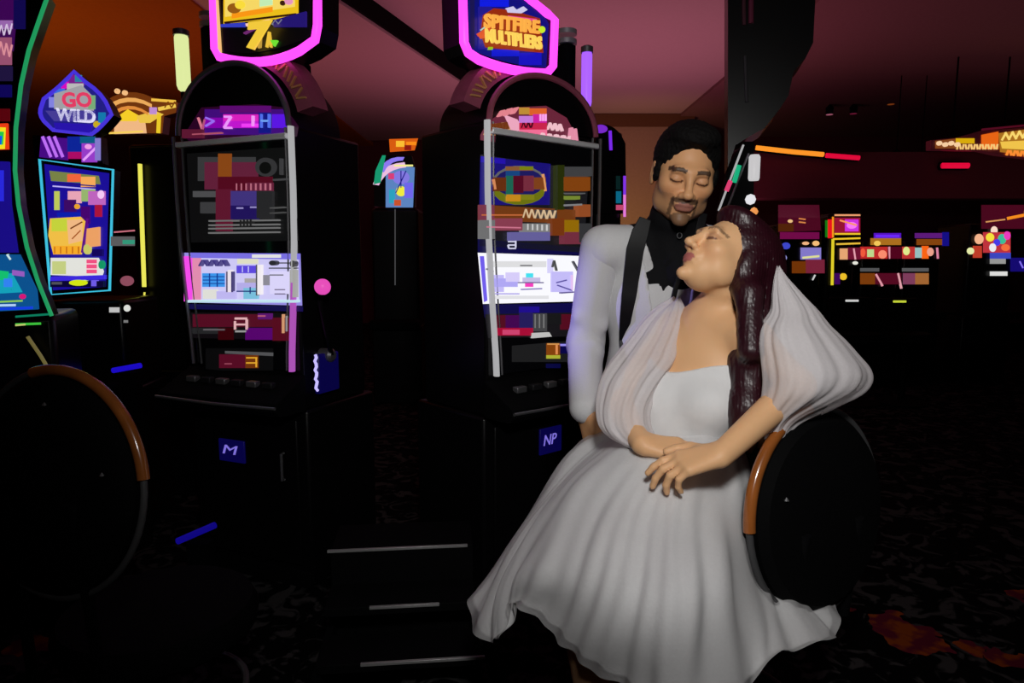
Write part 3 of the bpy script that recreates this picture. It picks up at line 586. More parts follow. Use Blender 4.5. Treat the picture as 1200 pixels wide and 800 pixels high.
def head_color(V, o, R, s, skin, beard, female, lips, shade=None):
    L = (V - np.array(o)) @ R / s
    x, y, z = L.T; C = np.tile(np.array(skin), (len(V), 1)); ax_ = np.abs(x)
    def put(m, c): C[:] = C*(1-m[:, None]) + np.array(c)*m[:, None]
    near = (np.abs(x) < .11) & (np.abs(y) < .14) & (np.abs(z) < .14)
    S1 = lambda v: 1/(1+np.exp(-v*1500)); front = (y < -.05) & near
    put(front*S1(1-0*x)*np.exp(-((ax_-.04)**2/.0004+(z+.03)**2/.0004))*.35, (skin[0]*1.05, skin[1]*.75, skin[2]*.72))
    lip = ((x/.023)**2+((z+.061)/.0125)**2 < 1) & (y < -.088) & near
    put(lip*.85, lips)
    brow = (np.abs(z-(.026-.006*((ax_-.03)/.02)**2)) < (.0035 if female else .005)) & (ax_ > .012) & (ax_ < .052) & front
    put(brow*(.6 if female else .9), (.02, .012, .01))
    lash = (np.abs(z-(-.0045-.0*x+((ax_-.031)/.016)**2*.004)) < .0022) & (ax_ > .016) & (ax_ < .047) & (y < -.076) & near
    put(lash*1.0, (.008, .005, .005))
    lid = (((ax_-.031)/.019)**2+((z-.004)/.011)**2 < 1) & front
    put(lid*(.45 if female else .25), (skin[0]*.55, skin[1]*.4, skin[2]*.42))
    if beard:
        mus = (np.abs(z+.0455) < .0055) & (ax_ < .031) & (y < -.078) & near & ~((ax_ < .003) & (z > -.043))
        put(mus*.85, (.02, .012, .010))
        gt = (((x/.026)**2+((z+.094)/.019)**2 < 1) & (z < -.076) & (y < -.05) & near) | ((np.abs(ax_-.030) < .004) & (z < -.045) & (z > -.09) & (y < -.06) & near)
        put(gt*.7, (.025, .015, .012))
        st = ((z < -.035) & (ax_ > .028) & (y < .0) & (y > -.10) & near)
        put(st*.22, (.03, .02, .018))
    return C
def hand(F, wrist, fwd, nrm, side, curl=(25, 30, 20), k=.004, s=1.0, thumb=(.5, .55, .45), spread=1.0, curls=None):
    f = np.array(Vector(fwd).normalized()); n = np.array(nrm, float); n -= f*(n@f); n /= np.linalg.norm(n)
    t = np.cross(f, n)
    if t @ np.array(side) < 0: t = -t
    w = np.array(wrist, float); F.frame()
    offs = (.027, .009, -.010, -.027); ln = (.072, .080, .074, .058)
    for i, o in enumerate(offs):
        kn = w + f*(.085-.004*abs(i-1)) *s + t*o*s
        F.cap(w + t*o*.55*s + f*.01, kn, .0145*s, .0115*s, .012)
        d = f*1 + t*(o*1.4*spread); d /= np.linalg.norm(d); p = kn; ang = 0; cu = curls[i] if curls else curl
        r = .0092 if i < 3 else .0080
        for j, fr in enumerate((.45, .31, .24)):
            ang += math.radians(cu[j]); dd = d*math.cos(ang) + n*math.sin(ang); q = p + dd*ln[i]*fr*s*1.05
            F.cap(p, q, (r-.0008*j)*s, (r-.0008*(j+1))*s, .0025 if j else k); p = q
    a = w + t*.020*s + f*.018*s + n*.004; b_ = a + (t*thumb[0] + f*.7 + n*thumb[1]*.5)*.042*s; c = b_ + (t*thumb[0]*.4 + f*.9 + n*thumb[1])*.030*s; d = c + (f*.9 + n*thumb[2]+t*.05)*.024*s
    F.cap(a, b_, .0145*s, .0115*s, .012); F.cap(b_, c, .0110*s, .0098*s, .003); F.cap(c, d, .0098*s, .0085*s, .003)
def V3(px, py, Y): return np.array(at(px, py, Y))

# ---------------------------------------------------------------- groom
GO = V3(790, 205, 1.78); GO[2] = 0
groom = empty('person', (float(GO[0]), float(GO[1])+.02, 0), 0, 'man in white dinner jacket with black lapels standing behind the seated woman, looking down', 'person')
gh = V3(802, 205, 1.72); GR = rotm(math.radians(-5), math.radians(17), math.radians(9)); gs = .98
F = Field(); head(F, gh, GR, gs, True)
sl, sr = V3(706, 290, 1.80), V3(868, 292, 1.86)
neck = (sl+sr)/2 + np.array([0, .01, .03])
F.frame(); F.cap(gh+GR@np.array([0, .022, -.05]), neck+np.array([0, 0, -.02]), .054, .062, .03)
elL, wrL = V3(686, 402, 1.84), V3(686, 480, 1.64)
elR, wrR = V3(905, 400, 1.95), V3(890, 470, 1.75)
chest = (sl+sr)/2 - np.array([0, -.01, .13])
F.ell(chest, (.165, .105, .19), .03).ell(chest-np.array([0, 0, .22]), (.14, .10, .17), .05)
F.cap(sl, sr, .055, .055, .03)
F.cap(sl, elL, .050, .038, .02).cap(elL, wrL, .038, .026, .02); F.cap(sr, elR, .050, .038, .02).cap(elR, wrR, .038, .026, .02)
hand(F, wrL, np.array([.06, -.02, -.20]), (.9, .5, 0), (.3, -1, 0), curl=(40, 50, 35), s=1.05)
hand(F, wrR, wrR-elR, (-.3, 0, -1), (-1, 0, 0))
pel = np.array([chest[0]+.01, chest[1]+.01, .92]); kneeL = pel+np.array([-.10, -.02, -.44]); kneeR = pel+np.array([.11, .0, -.44])
F.ell(pel, (.155, .105, .12), .04)
for kn, q in ((kneeL, -1), (kneeR, 1)):
    F.cap(pel+np.array([q*.08, 0, -.04]), kn, .085, .056, .03).cap(kn, kn+np.array([0, .02, -.40]), .054, .036, .02)
    F.cap(kn+np.array([0, .03, -.45]), kn+np.array([q*.02, -.13, -.47]), .030, .028, .02)
SK = (.68, .35, .165)
sdf_obj('body', F, .0032, M['skin'], groom, lambda V: head_color(V, gh, GR, gs, SK, True, False, (.30, .10, .09)))
# hair: short black, grown from the head
H = Field().frame(gh, GR*gs)
def HE(c, r, k=.01, op='u', FF=H, R=GR, s=gs): FF.p.append(('e', FF.W(c), np.array(r)*s, R, 0, k*s, op))
HE((0, .026, .042), (.082, .098, .088)); HE((0, -.02, .098), (.062, .066, .032), .02)
HE((0, -.108, .008), (.068, .080, .080), .008, 's'); HE((0, -.05, -.085), (.10, .10, .075), .006, 's')
for q in (-1, 1): HE((q*.070, -.014, .004), (.010, .016, .028), .004)
HE((-.085, .012, -.012), (.02, .022, .036), .004, 's'); HE((.085, .012, -.012), (.02, .022, .036), .004, 's')
def hair_noise(amp, fr):
    def f(G, ax):
        return G + box_field(ax, lambda X, Y, Z: amp*(np.sin(X*fr+np.sin(Z*fr*.35)*2)*np.sin(Y*fr*.9+np.sin(X*fr*.3)*2) + .6*np.sin(Z*fr*1.4+X*fr*.5))).astype(np.float32)
    return f
sdf_obj('hair', H, .003, M['hairb'], groom, post=hair_noise(.0013, 300))
# trousers and shoes
T = Field(); T.ell(pel, (.168, .118, .13), .04)
for kn, q in ((kneeL, -1), (kneeR, 1)):
    T.cap(pel+np.array([q*.08, 0, -.04]), kn, .102, .078, .03).cap(kn, kn+np.array([0, .02, -.42]), .076, .068, .03)
sdf_obj('trousers', T, .008, M['trouser'], groom)
for kn, q in ((kneeL, -1), (kneeR, 1)):
    sh = Field(); sh.cap(kn+np.array([0, .05, -.435]), kn+np.array([q*.02, -.14, -.445]), .040, .036, .02); sdf_obj('shoe', sh, .006, M['black'], groom)
# black shirt with stand collar and white waistcoat
Sh = Field(); Sh.ell(chest, (.172, .113, .192), .03).ell(chest-np.array([0, 0, .20]), (.146, .108, .16), .05).cap(gh+GR@np.array([0, .015, -.108]), neck+np.array([0, -.004, -.02]), .060, .074, .03).cap(sl*.78+sr*.22, sl*.3+sr*.7, .062, .062, .04)
Sh.cap(neck+np.array([-.03, -.075, -.01]), neck+np.array([0, -.10, -.10]), .020, .016, .03).cap(neck+np.array([.03, -.07, -.01]), neck+np.array([0, -.10, -.10]), .020, .016, .03)
sdf_obj('shirt', Sh, .0045, M['shirt'], groom)
def vneck(x0, z0, x1, z1, xc):                # carve a V open at the front
    def f(G, ax):
        def g(X, Y, Z):
            wdt = np.minimum((Z - z1)/(z0 - z1), 1)*(x1-x0)/2
            return np.where(Z > z1, np.maximum(np.abs(X-xc)-wdt, Y-(chest[1]+.02)), 1.0) + 0*X
        return np.maximum(G, -box_field(ax, g).astype(np.float32))
    return f
Wc = Field(); Wc.cap(sl*.72+sr*.28-np.array([0, .01, .012]), sl*.28+sr*.72-np.array([0, .01, .012]), .066, .066, .04); Wc.ell(chest+np.array([0, 0, -.02]), (.176, .118, .175), .03).ell(chest-np.array([0, 0, .20]), (.152, .114, .15), .05)
vb = V3(770, 342, 1.70)
sdf_obj('waistcoat', Wc, .0045, M['fabric'], groom, post=vneck(V3(754, 270, 1.7)[0], V3(780, 262, 1.7)[2], V3(812, 270, 1.7)[0], vb[2], V3(781, 342, 1.7)[0]))
J = Field(); J.ell(chest+np.array([0, .0, .01]), (.190, .128, .195), .03).ell(chest-np.array([0, 0, .21]), (.170, .124, .20), .05).ell(pel+np.array([0, 0, .04]), (.182, .130, .13), .05)
J.cap(sl+np.array([.01, 0, -.004]), sr-np.array([.01, 0, .004]), .064, .064, .03)
jv = V3(750, 470, 1.7)
lx0, lx1 = V3(751, 270, 1.70)[0], V3(826, 270, 1.7)[0]
sdf_obj('jacket', J, .005, M['fabric'], groom, post=vneck(lx0, neck[2]+.03, lx1, jv[2]-.05, (lx0+lx1)/2+.004))
for a, b_, c, nm in ((sl, elL, wrL, 'sleeve'), (sr, elR, wrR, 'sleeve')):
    sv = Field(); sv.cap(a, b_, .058, .048, .02).cap(b_, b_+(c-b_)*.97, .048, .040, .02)
    for k in range(5):
        t = .75+.1*k; q = a+(b_-a)*t if t < 1 else b_+(c-b_)*(t-1)
        ang = k*2.2; sv.cap(q+np.array([-.030*math.cos(ang), -.03, .01]), q+np.array([.030*math.cos(ang), -.03, -.012]), .007, .007, .03)
    sdf_obj(nm, sv, .005, M['fabric'], groom)
def ribbon(name, pts, wdt, m, parent, thick=.004, nrm=(0, -1, 0)):
    b = MB(world=True); n = len(pts); vs = []; fs = []
    P = [Vector(p) for p in pts]
    for i in range(n):
        t = (P[min(i+1, n-1)]-P[max(i-1, 0)]).normalized(); s_ = t.cross(Vector(nrm)).normalized()*(wdt[i]/2); o = Vector(nrm)*thick
        vs += [P[i]-s_, P[i]+s_, P[i]+s_+o, P[i]-s_+o]
    for i in range(n-1):
        for k in range(4): fs.append((i*4+k, i*4+(k+1) % 4, i*4+4+(k+1) % 4, i*4+4+k))
    fs += [(3, 2, 1, 0), tuple((n-1)*4+k for k in range(4))]
    b.add(vs, fs); return b.build(name, m, parent, bevel=.0012)
def on_front(px, py, base=None, off=.006, R=(.19, .128, .195), c=None):
    # first hit of the view ray with the jacket's chest ellipsoid pair
    best = None
    for cc, rr in ((chest+np.array([0, 0, .01]), np.array([.190, .128, .195])+off), (chest-np.array([0, 0, .21]), np.array([.170, .124, .20])+off), (pel+np.array([0, 0, .04]), np.array([.182, .130, .13])+off)):
        d = np.array(ray(px, py))/rr; o = (np.array([0, 0, CAM_H])-cc)/rr; A_, B_, C_ = d@d, 2*o@d, o@o-1; D_ = B_*B_-4*A_*C_
        if D_ < 0: continue
        t = (-B_-math.sqrt(D_))/(2*A_)
        if best is None or t < best: best = t
    if best is None: return None
    q = np.array([0, 0, CAM_H])+np.array(ray(px, py))*best; dz = q[2]-sl[2]
    if abs(dz) < .07: yy = sl[1]-math.sqrt(.0715**2-dz*dz); q = q if q[1] < yy else np.array(at(px, py, yy))
    return q
lp = [(756, 256), (750, 272), (744, 292), (741, 315), (737, 345), (733, 372), (730, 398), (732, 440), (738, 480)]
P = [on_front(*q) for q in lp]; P = [p if p is not None else V3(q[0], q[1], 1.74) for p, q in zip(P, lp)]
ribbon('lapel', P, [.030, .042, .044, .042, .038, .030, .022, .014, .008], M['satin'], groom, .006)
lp = [(824, 250), (818, 275), (812, 292), (800, 312), (792, 335), (786, 360), (780, 392)]
P = [on_front(*q) for q in lp]; P = [p if p is not None else V3(q[0], q[1], 1.72) for p, q in zip(P, lp)]
ribbon('lapel', P, [.02, .022, .020, .016, .012, .012, .01], M['satin'], groom, .006)
pd = on_front(795, 276, off=-.002)
MB(world=True).tube([Vector(pd)+Vector((.006*math.cos(a*PI/6), -.012, .007*math.sin(a*PI/6))) for a in range(12)], .0012, 6, closed=True).build('pin', M['steel'], groom)

# ---------------------------------------------------------------- bride
bo = V3(800, 560, 1.50)
bride = empty('person', (float(bo[0]), float(bo[1]), 0), 0, 'woman in white off-shoulder gown sitting on a round-backed chair, face tilted up to the left', 'person')
bh = V3(851, 305, 1.50); BR = rotm(math.radians(-72), math.radians(-38), math.radians(-3)); bs = .91
F = Field(); head(F, bh, BR, bs, False, True)
bl, br = V3(882, 398, 1.42), V3(786, 386, 1.64)
bn = (bl+br)/2+np.array([0, 0, .035]); ch = (bl+br)/2+np.array([-.015, -.01, -.10]); wa = V3(795, 502, 1.50); hp = V3(805, 570, 1.50)
fb = np.array([-.70, -.72, 0]); lb = np.array([.72, -.70, 0]); RB = np.stack([-lb, -fb, np.array([0, 0, 1.])], 1)   # local x = her right, y = back
F.frame(); F.cap(bh+BR@np.array([0, .034, -.05]), bn+np.array([.012, .01, 0]), .041, .045, .014)
F.cap(bn, bl, .042, .040, .03).cap(bn, br, .042, .040, .03)
F.ell(ch, (.128, .085, .13), .04, R=RB).ell(wa, (.105, .078, .12), .05, R=RB).ell(hp, (.12, .10, .10), .05, R=RB)
for q in (-1, 1): F.ell(ch+fb*.065+lb*q*.058+np.array([0, 0, -.04]), (.052, .052, .05), .03)
F.cap(bn+fb*.035+lb*.02, bl+fb*.02, .010, .008, .02); F.cap(bn+fb*.035-lb*.02, br+fb*.02, .010, .008, .02)      # collar bones
el, wl = V3(934, 452, 1.36), V3(846, 532, 1.235)
er, wr = V3(722, 470, 1.56), V3(752, 520, 1.36)
F.cap(bl, el, .040, .032, .02).cap(el, wl, .034, .0235, .02); F.cap(br, er, .040, .032, .02).cap(er, wr, .032, .022, .02)
hand(F, wl, (-1, -.05, -.22), (.0, .35, -1), (-.2, .1, 1), curl=(18, 32, 25), s=.92, thumb=(.75, .1, .1), curls=((10, 18, 15), (18, 30, 20), (25, 40, 25), (32, 48, 30)))
hand(F, wr, (1, -.22, -.10), (-.1, .5, -1), (.2, -.4, 1), curl=(15, 25, 20), s=.88)
kl, kr = V3(760, 730, 1.12), V3(690, 712, 1.24)
F.cap(hp+lb*.04, kl, .070, .055, .03).cap(hp-lb*.06, kr, .070, .055, .03)
for kn in (kl, kr):
    ft = kn+np.array([.05, .10, -.42]); F.cap(kn, ft, .056, .034, .02).cap(ft, ft+np.array([-.10, -.10, -.03]), .030, .022, .02)
SB = (.80, .46, .235)
sdf_obj('body', F, .0032, M['skin'], bride, lambda V: head_color(V, bh, BR, bs, SB, False, True, (.45, .10, .12)))
H = Field().frame(bh, BR*bs)
HB = lambda c, r, k=.01, op='u': HE(c, r, k, op, H, BR, bs)
HB((0, .032, .040), (.084, .098, .090)); HB((0, -.025, .092), (.058, .058, .030), .02)
HB((0, -.112, -.010), (.082, .088, .086), .006, 's'); HB((0, -.085, -.095), (.10, .085, .07), .006, 's')
for q in (-1, 1): HB((q*.074, .018, -.004), (.018, .030, .044), .015)
H.frame(); cr = bh+BR@np.array([0, .08, .0]); h2 = V3(884, 360, 1.50)
H.cap(cr, h2, .066, .052, .05).cap(h2, V3(880, 425, 1.42), .052, .044, .04).cap(V3(880, 425, 1.42), V3(874, 478, 1.38), .040, .032, .03).cap(V3(874, 478, 1.38), V3(862, 525, 1.36), .032, .012, .03)
H.cap(bh+BR@np.array([-.06, .02, .03]), V3(878, 345, 1.42), .026, .026, .03).cap(V3(878, 345, 1.42), V3(880, 410, 1.37), .026, .026, .02)
def strand(G, ax):
    def g(X, Y, Z):
        a = np.arctan2(Y-1.47, X-.47)
        return .0007*np.sin((X-Z*.12)*900+np.sin(Z*28)*2.5)+.0004*np.sin((Y+X)*1300+np.sin(Z*22)*2)
    return G+box_field(ax, g).astype(np.float32)
sdf_obj('hair', H, .003, M['hairr'], bride, post=strand)
# bodice, cut off straight above the bust
Bd = Field(); Bd.ell(ch, (.137, .094, .135), .04, R=RB).ell(wa, (.116, .090, .13), .05, R=RB).ell(hp+np.array([0, 0, .02]), (.12, .11, .08), .05, R=RB)
for q in (-1, 1): Bd.ell(ch+fb*.068+lb*q*.058+np.array([0, 0, -.042]), (.060, .060, .056), .03)
zt = V3(815, 438, 1.38)[2]
def cut(G, ax):
    return np.maximum(G, box_field(ax, lambda X, Y, Z: Z-zt-.012*np.sin((X-Y)*18)+.0*X).astype(np.float32))
sdf_obj('bodice', Bd, .004, M['dress'], bride, post=cut)
# lofted cloth
def cr_(P, t, closed):
    n = len(P)
    if closed: i = int(math.floor(t)) % n; u = t-math.floor(t); a, b, c, d = P[(i-1) % n], P[i], P[(i+1) % n], P[(i+2) % n]
    else:
        i = min(int(t), n-2); u = t-i; b, c = P[i], P[i+1]; a = P[i-1] if i else 2*b-c; d = P[i+2] if i+2 < n else 2*c-b
    return .5*((2*b)+(c-a)*u+(2*a-5*b+4*c-d)*u*u+(3*b-a-3*c+d)*u**3)
def loft(name, rings, m, parent, na=160, nt=60, fold=lambda a, t: 0, thick=.0015, tmax=1.0, lift=0):
    rings = [np.array(r) for r in rings]; K = len(rings); n0 = len(rings[0]); V = np.zeros((nt+1, na, 3))
    R2 = np.array([[cr_(r, j/na*n0, True) for j in range(na)] for r in rings])
    for i in range(nt+1):
        t = i/nt*(K-1)*tmax; V[i] = cr_(R2, t, False)
    du = np.roll(V, -1, 1)-np.roll(V, 1, 1); dv = np.gradient(V, axis=0); nn = np.cross(du, dv); nn /= np.linalg.norm(nn, axis=2, keepdims=True)+1e-9
    c = V.mean(1, keepdims=True); 
    if ((V-c)*nn).sum() < 0: nn = -nn
    A_ = np.arange(na)[None, :]/na*2*PI; T_ = np.arange(nt+1)[:, None]/nt*tmax
    V = V + nn*(fold(A_, T_)+lift)[..., None]
    Vf = V.reshape(-1, 3); q = []
    for i in range(nt):
        j = np.arange(na); j2 = (j+1) % na; q.append(np.stack([i*na+j, i*na+j2, (i+1)*na+j2, (i+1)*na+j], 1))
    o = mesh_np(name, Vf, np.concatenate(q), m, parent)
    if thick: sd = o.modifiers.new('s', 'SOLIDIFY'); sd.thickness = thick
    return o
def ring(*p): return [V3(*q) for q in p]
waist = ring((738, 500, 1.55), (738, 506, 1.50), (748, 510, 1.44), (768, 513, 1.40), (795, 514, 1.385), (818, 513, 1.39), (838, 511, 1.41), (850, 506, 1.45), (853, 500, 1.5), (850, 495, 1.56), (835, 492, 1.61), (795, 490, 1.63), (755, 492, 1.62), (738, 495, 1.59))
lap = ring((670, 556, 1.54), (670, 566, 1.46), (676, 575, 1.38), (710, 590, 1.29), (755, 596, 1.24), (800, 596, 1.23), (840, 590, 1.29), (866, 572, 1.36), (874, 552, 1.45), (866, 535, 1.55), (840, 520, 1.64), (780, 515, 1.69), (712, 515, 1.69), (672, 530, 1.62))
kneer = ring((600, 650, 1.48), (604, 664, 1.38), (630, 662, 1.27), (680, 680, 1.15), (740, 700, 1.06), (800, 706, 1.03), (850, 694, 1.09), (884, 672, 1.30), (892, 640, 1.42), (882, 610, 1.58), (840, 590, 1.68), (760, 580, 1.74), (670, 590, 1.72), (620, 620, 1.62))
hem = ring((560, 735, 1.46), (586, 752, 1.36), (607, 706, 1.29), (662, 748, 1.19), (726, 800, 1.09), (790, 846, 1.02), (858, 822, 1.05), (912, 768, 1.12), (978, 747, 1.25), (945, 690, 1.46), (860, 680, 1.75), (760, 660, 1.88), (650, 670, 1.80), (566, 690, 1.62))
def sfold(a, t): return (.006*np.sin(a*13+2*np.sin(a*2))+.004*np.sin(a*29+3*np.sin(a*3+t*2)))*np.clip((t-.12)*1.3, 0, 1)+.004*np.sin(a*5+t*14)*t
loft('skirt', [waist, lap, kneer, hem], M['dress'], bride, 260, 90, sfold, .002, tmax=.985)
loft('overskirt', [waist, lap, kneer, hem], M['tulle'], bride, 260, 90, lambda a, t: sfold(a, t)+.004*(1+np.sin(a*21+t*5))*t, .0, lift=.008)
# big sheer bell sleeve on the arm nearest the camera
def sheet(rows, Yc, dep, n=16):
    out = []
    for y, x0, x1 in rows:
        c = (x0+x1)/2; hw = (x1-x0)/2; dd = min(dep, hw/800*Yc(y)*.9)
        out.append([V3(c+hw*math.cos(2*PI*k/n), y+3*math.sin(4*PI*k/n), Yc(y)+dd*math.sin(2*PI*k/n)) for k in range(n)])
    return out
rows = [(314, 910, 914), (328, 907, 924), (345, 905, 940), (364, 903, 958), (382, 892, 972), (400, 889, 990), (418, 891, 1006), (434, 893, 1019), (448, 894, 1021), (462, 893, 1010), (476, 891, 982), (489, 891, 952), (502, 894, 932), (520, 898, 920), (538, 903, 907)]
def slf(a, t): return .0032*np.sin(a*9+4*t)*np.sin(PI*np.clip(t, 0, 1))+.0012*np.sin(a*23+t*9)*np.sin(PI*t)
loft('puff_sleeve', sheet(rows, lambda y: 1.40-.08*(y-314)/220, .10), M['sheer'], bride, 120, 90, slf, .0)
rows = [(350, 788, 797), (360, 770, 803), (374, 754, 806), (390, 742, 804), (408, 728, 800), (426, 714, 796), (444, 704, 782), (462, 700, 770), (480, 699, 762), (498, 703, 762), (512, 716, 768), (524, 738, 772), (532, 752, 770)]
loft('puff_sleeve', sheet(rows, lambda y: 1.60-.20*(y-350)/180, .09), M['sheer'], bride, 100, 80, slf, .0)
# ---------------------------------------------------------------- round backed casino chairs
def chair(cx, cy, Y, R, face, label, seat_h, a0, a1, ns):
    c = at(cx, cy, Y); f = Vector((math.cos(face), math.sin(face), 0))
    base = Vector((c.x, c.y, 0)) + f*.24
    e = empty('casino_chair', (base.x, base.y, 0), face+PI/2, label, 'chair', None)
    # local frame: the sitter faces -Y, the back disc stands at +Y .24
    rot = Matrix.Translation((0, .24, c.z)) @ Matrix.Rotation(math.radians(6), 4, 'X') @ Matrix.Rotation(PI/2, 4, 'X')
    MB().lathe([(0.001, -.030), (R*.6, -.034), (R*.88, -.026), (R*.95, -.01), (R*.95, .012), (R*.85, .034), (R*.5, .045), (.001, .048)], n=48, mtx=rot, c=(0, 0, 0)).build('backrest', M['leather'], e)
    def ringpts(b0, b1, n=40): return [rot @ Vector((R*math.cos(math.radians(b0+(b1-b0)*k/n)), R*math.sin(math.radians(b0+(b1-b0)*k/n)), 0)) for k in range(n+1)]
    MB().tube(ringpts(a0, a1), .012, 12).build('wooden_rim', M['wood'], e)
    MB().tube(ringpts(a1, a0+360), .007, 10).build('black_piping', M['grey'], e)
    MB().lathe([(.001, seat_h-.05), (.20, seat_h-.05), (.225, seat_h-.03), (.23, seat_h), (.215, seat_h+.03), (.15, seat_h+.042), (.001, seat_h+.045)], n=40).build('seat', M['leather'], e)
    for s in (-1, 1): MB().tube([(s*.10, .16, seat_h-.03), (s*.10, .25, seat_h-.02), (s*.09, .275, c.z-.02)], .012, 10).build('back_support', M['matte'], e)
    MB().lathe([(.038, .03), (.038, seat_h-.05)], n=20).build('pedestal', M['grey'], e)
    MB().lathe([(.001, .0), (.24, .0), (.24, .012), (.10, .03), (.045, .05)], n=40).build('base', M['dark'], e)
    MB().tube([(.19*math.cos(a*PI/16), .19*math.sin(a*PI/16), .26) for a in range(32)], .009, 8, closed=True).build('foot_ring', M['grey'], e)
    for i in range(ns):
        a = 2*PI*(i+.3)/5; p = rot @ Vector((R*.72*math.cos(a), R*.72*math.sin(a), -.033)); MB().lathe([(.001, -.003), (.005, -.002), (.001, .004)], c=p, n=8).build('stud', M['steel'], e)
    return e
BA0, BA1, LA0, LA1 = 0, 86, 74, 172
chair(958, 598, 1.36, .212, math.radians(122), 'round-backed chair with wooden rim behind the woman in the gown', .60, BA0, BA1, 1)
chair(64, 567, 1.36, .235, math.radians(72), 'empty round-backed chair with wooden rim in the left foreground', .47, LA0, LA1, 3)

# ------------------------------------------------------------------ further machines
def cabinet(Y, cx, wpx, ytop, rz, label, depth=.45, group=None, name='slot_machine', deck=True, loc=None):
    p = at(cx, 300, Y); zt_ = at(cx, ytop, Y).z; hw = wpx/800*Y/2
    r = empty(name, (p.x, Y, 0), rz, label, 'slot machine', group)
    MB().box((-hw, .0, 0), (hw, depth, .72)).build('base', M['black'], r, .01)
    MB().box((-hw*.94, .02, .72), (hw*.94, depth-.02, zt_)).build('cabinet', M['black'], r, .02)
    if deck: MB().box((-hw, -.16, .70), (hw, .03, .78)).build('button_deck', M['matte'], r, .02)
    r['hw'] = hw; return r
# A: far left, tall curved-screen machine
r = cabinet(2.35, 0, 100, 372, math.radians(22), 'tall machine with green-edged curved screen at the left edge')
crv = [(57, -6), (46, 25), (34, 60), (25, 100), (19, 150), (18, 200), (22, 240), (32, 290), (45, 330), (61, 370)]
P = [loc_on(r, x, y, .0) for x, y in crv]; Q = [loc_on(r, x, y, .0) for x, y in ((-40, 378), (-40, -10))]
scr = MB().prism(P + Q, .004, .10).build('curved_screen', M['black'], r, smooth=False)
MB().tube([(x, -.004, z) for x, z in P], .0065, 8).build('green_edge', M['neon_green'], scr)
P2 = [loc_on(r, x, y, .0) for x, y in ((35, 393), (50, 415), (66, 442))]
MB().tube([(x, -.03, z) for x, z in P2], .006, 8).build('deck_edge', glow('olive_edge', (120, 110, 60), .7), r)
items = [('p', [(-38, -6), (22, -6), (16, 60), (-38, 60)], (58, 6, 80)), ('r', 16, 0, 30, 34, (16, 8, 74)), ('r', -30, 24, 15, 34, (150, 100, 170)), ('r', -30, 44, 14, 76, (150, 80, 110)), *strokes(0, 36, 13, 34, 5, 12, (210, 190, 220), 1.3, 1.5), *strokes(0, 56, 13, 60, 5, 14, (215, 140, 150), 1.5, 1.5), ('r', -30, 78, 15, 95, (30, 20, 60)), ('r', -30, 100, 14, 114, (14, 6, 84)),
  ('r', -30, 128, 12, 142, (84, 4, 12)), ('p', [(-20, 146), (10, 145), (11, 175), (-20, 176)], (235, 60, 20)), ('p', [(-20, 149), (8, 150), (7, 175), (-20, 176)], (245, 225, 30)), ('p', [(-20, 153), (6, 155), (5, 170), (-20, 172)], (40, 200, 70)), ('p', [(-20, 158), (4, 160), (3, 170), (-20, 172)], (20, 90, 230)),
  ('p', [(-38, 188), (12, 190), (14, 240), (22, 296), (-38, 296)], (24, 12, 130)), ('r', 0, 200, 6, 236, (40, 40, 220)), ('p', [(-38, 298), (24, 298), (44, 340), (46, 362), (-38, 366)], (10, 80, 140)), ('p', [(-38, 320), (16, 320), (28, 342), (-38, 346)], (20, 160, 185)), ('e', 28, 347, 4, 3, (215, 20, 120)), ('p', [(-38, 312), (12, 318), (10, 328), (-38, 326)], (20, 190, 110)), ('r', 6, 326, 16, 336, (50, 130, 240)), ('p', [(16, 316), (30, 318), (30, 324), (16, 322)], (150, 90, 190)),
  ('l', -38, 355, 28, 352, 2, (140, 200, 80)), ('l', -38, 363, 40, 360, 3, (20, 60, 225)), ('l', -38, 358, 20, 357, 2.5, (180, 210, 250)), ('l', 10, 298, 14, 304, 2, (200, 230, 230))]
art('screen_art', r, -.003, items, M['art'], parent=scr)
art('lower_light', r, .0, [('l', 18, 371, 58, 368, 2.4, (10, 120, 90)), ('l', 18, 380, 48, 379, 2.6, (60, 190, 60)), ('l', 18, 381, 30, 380, 2, (190, 200, 110))], M['art'])
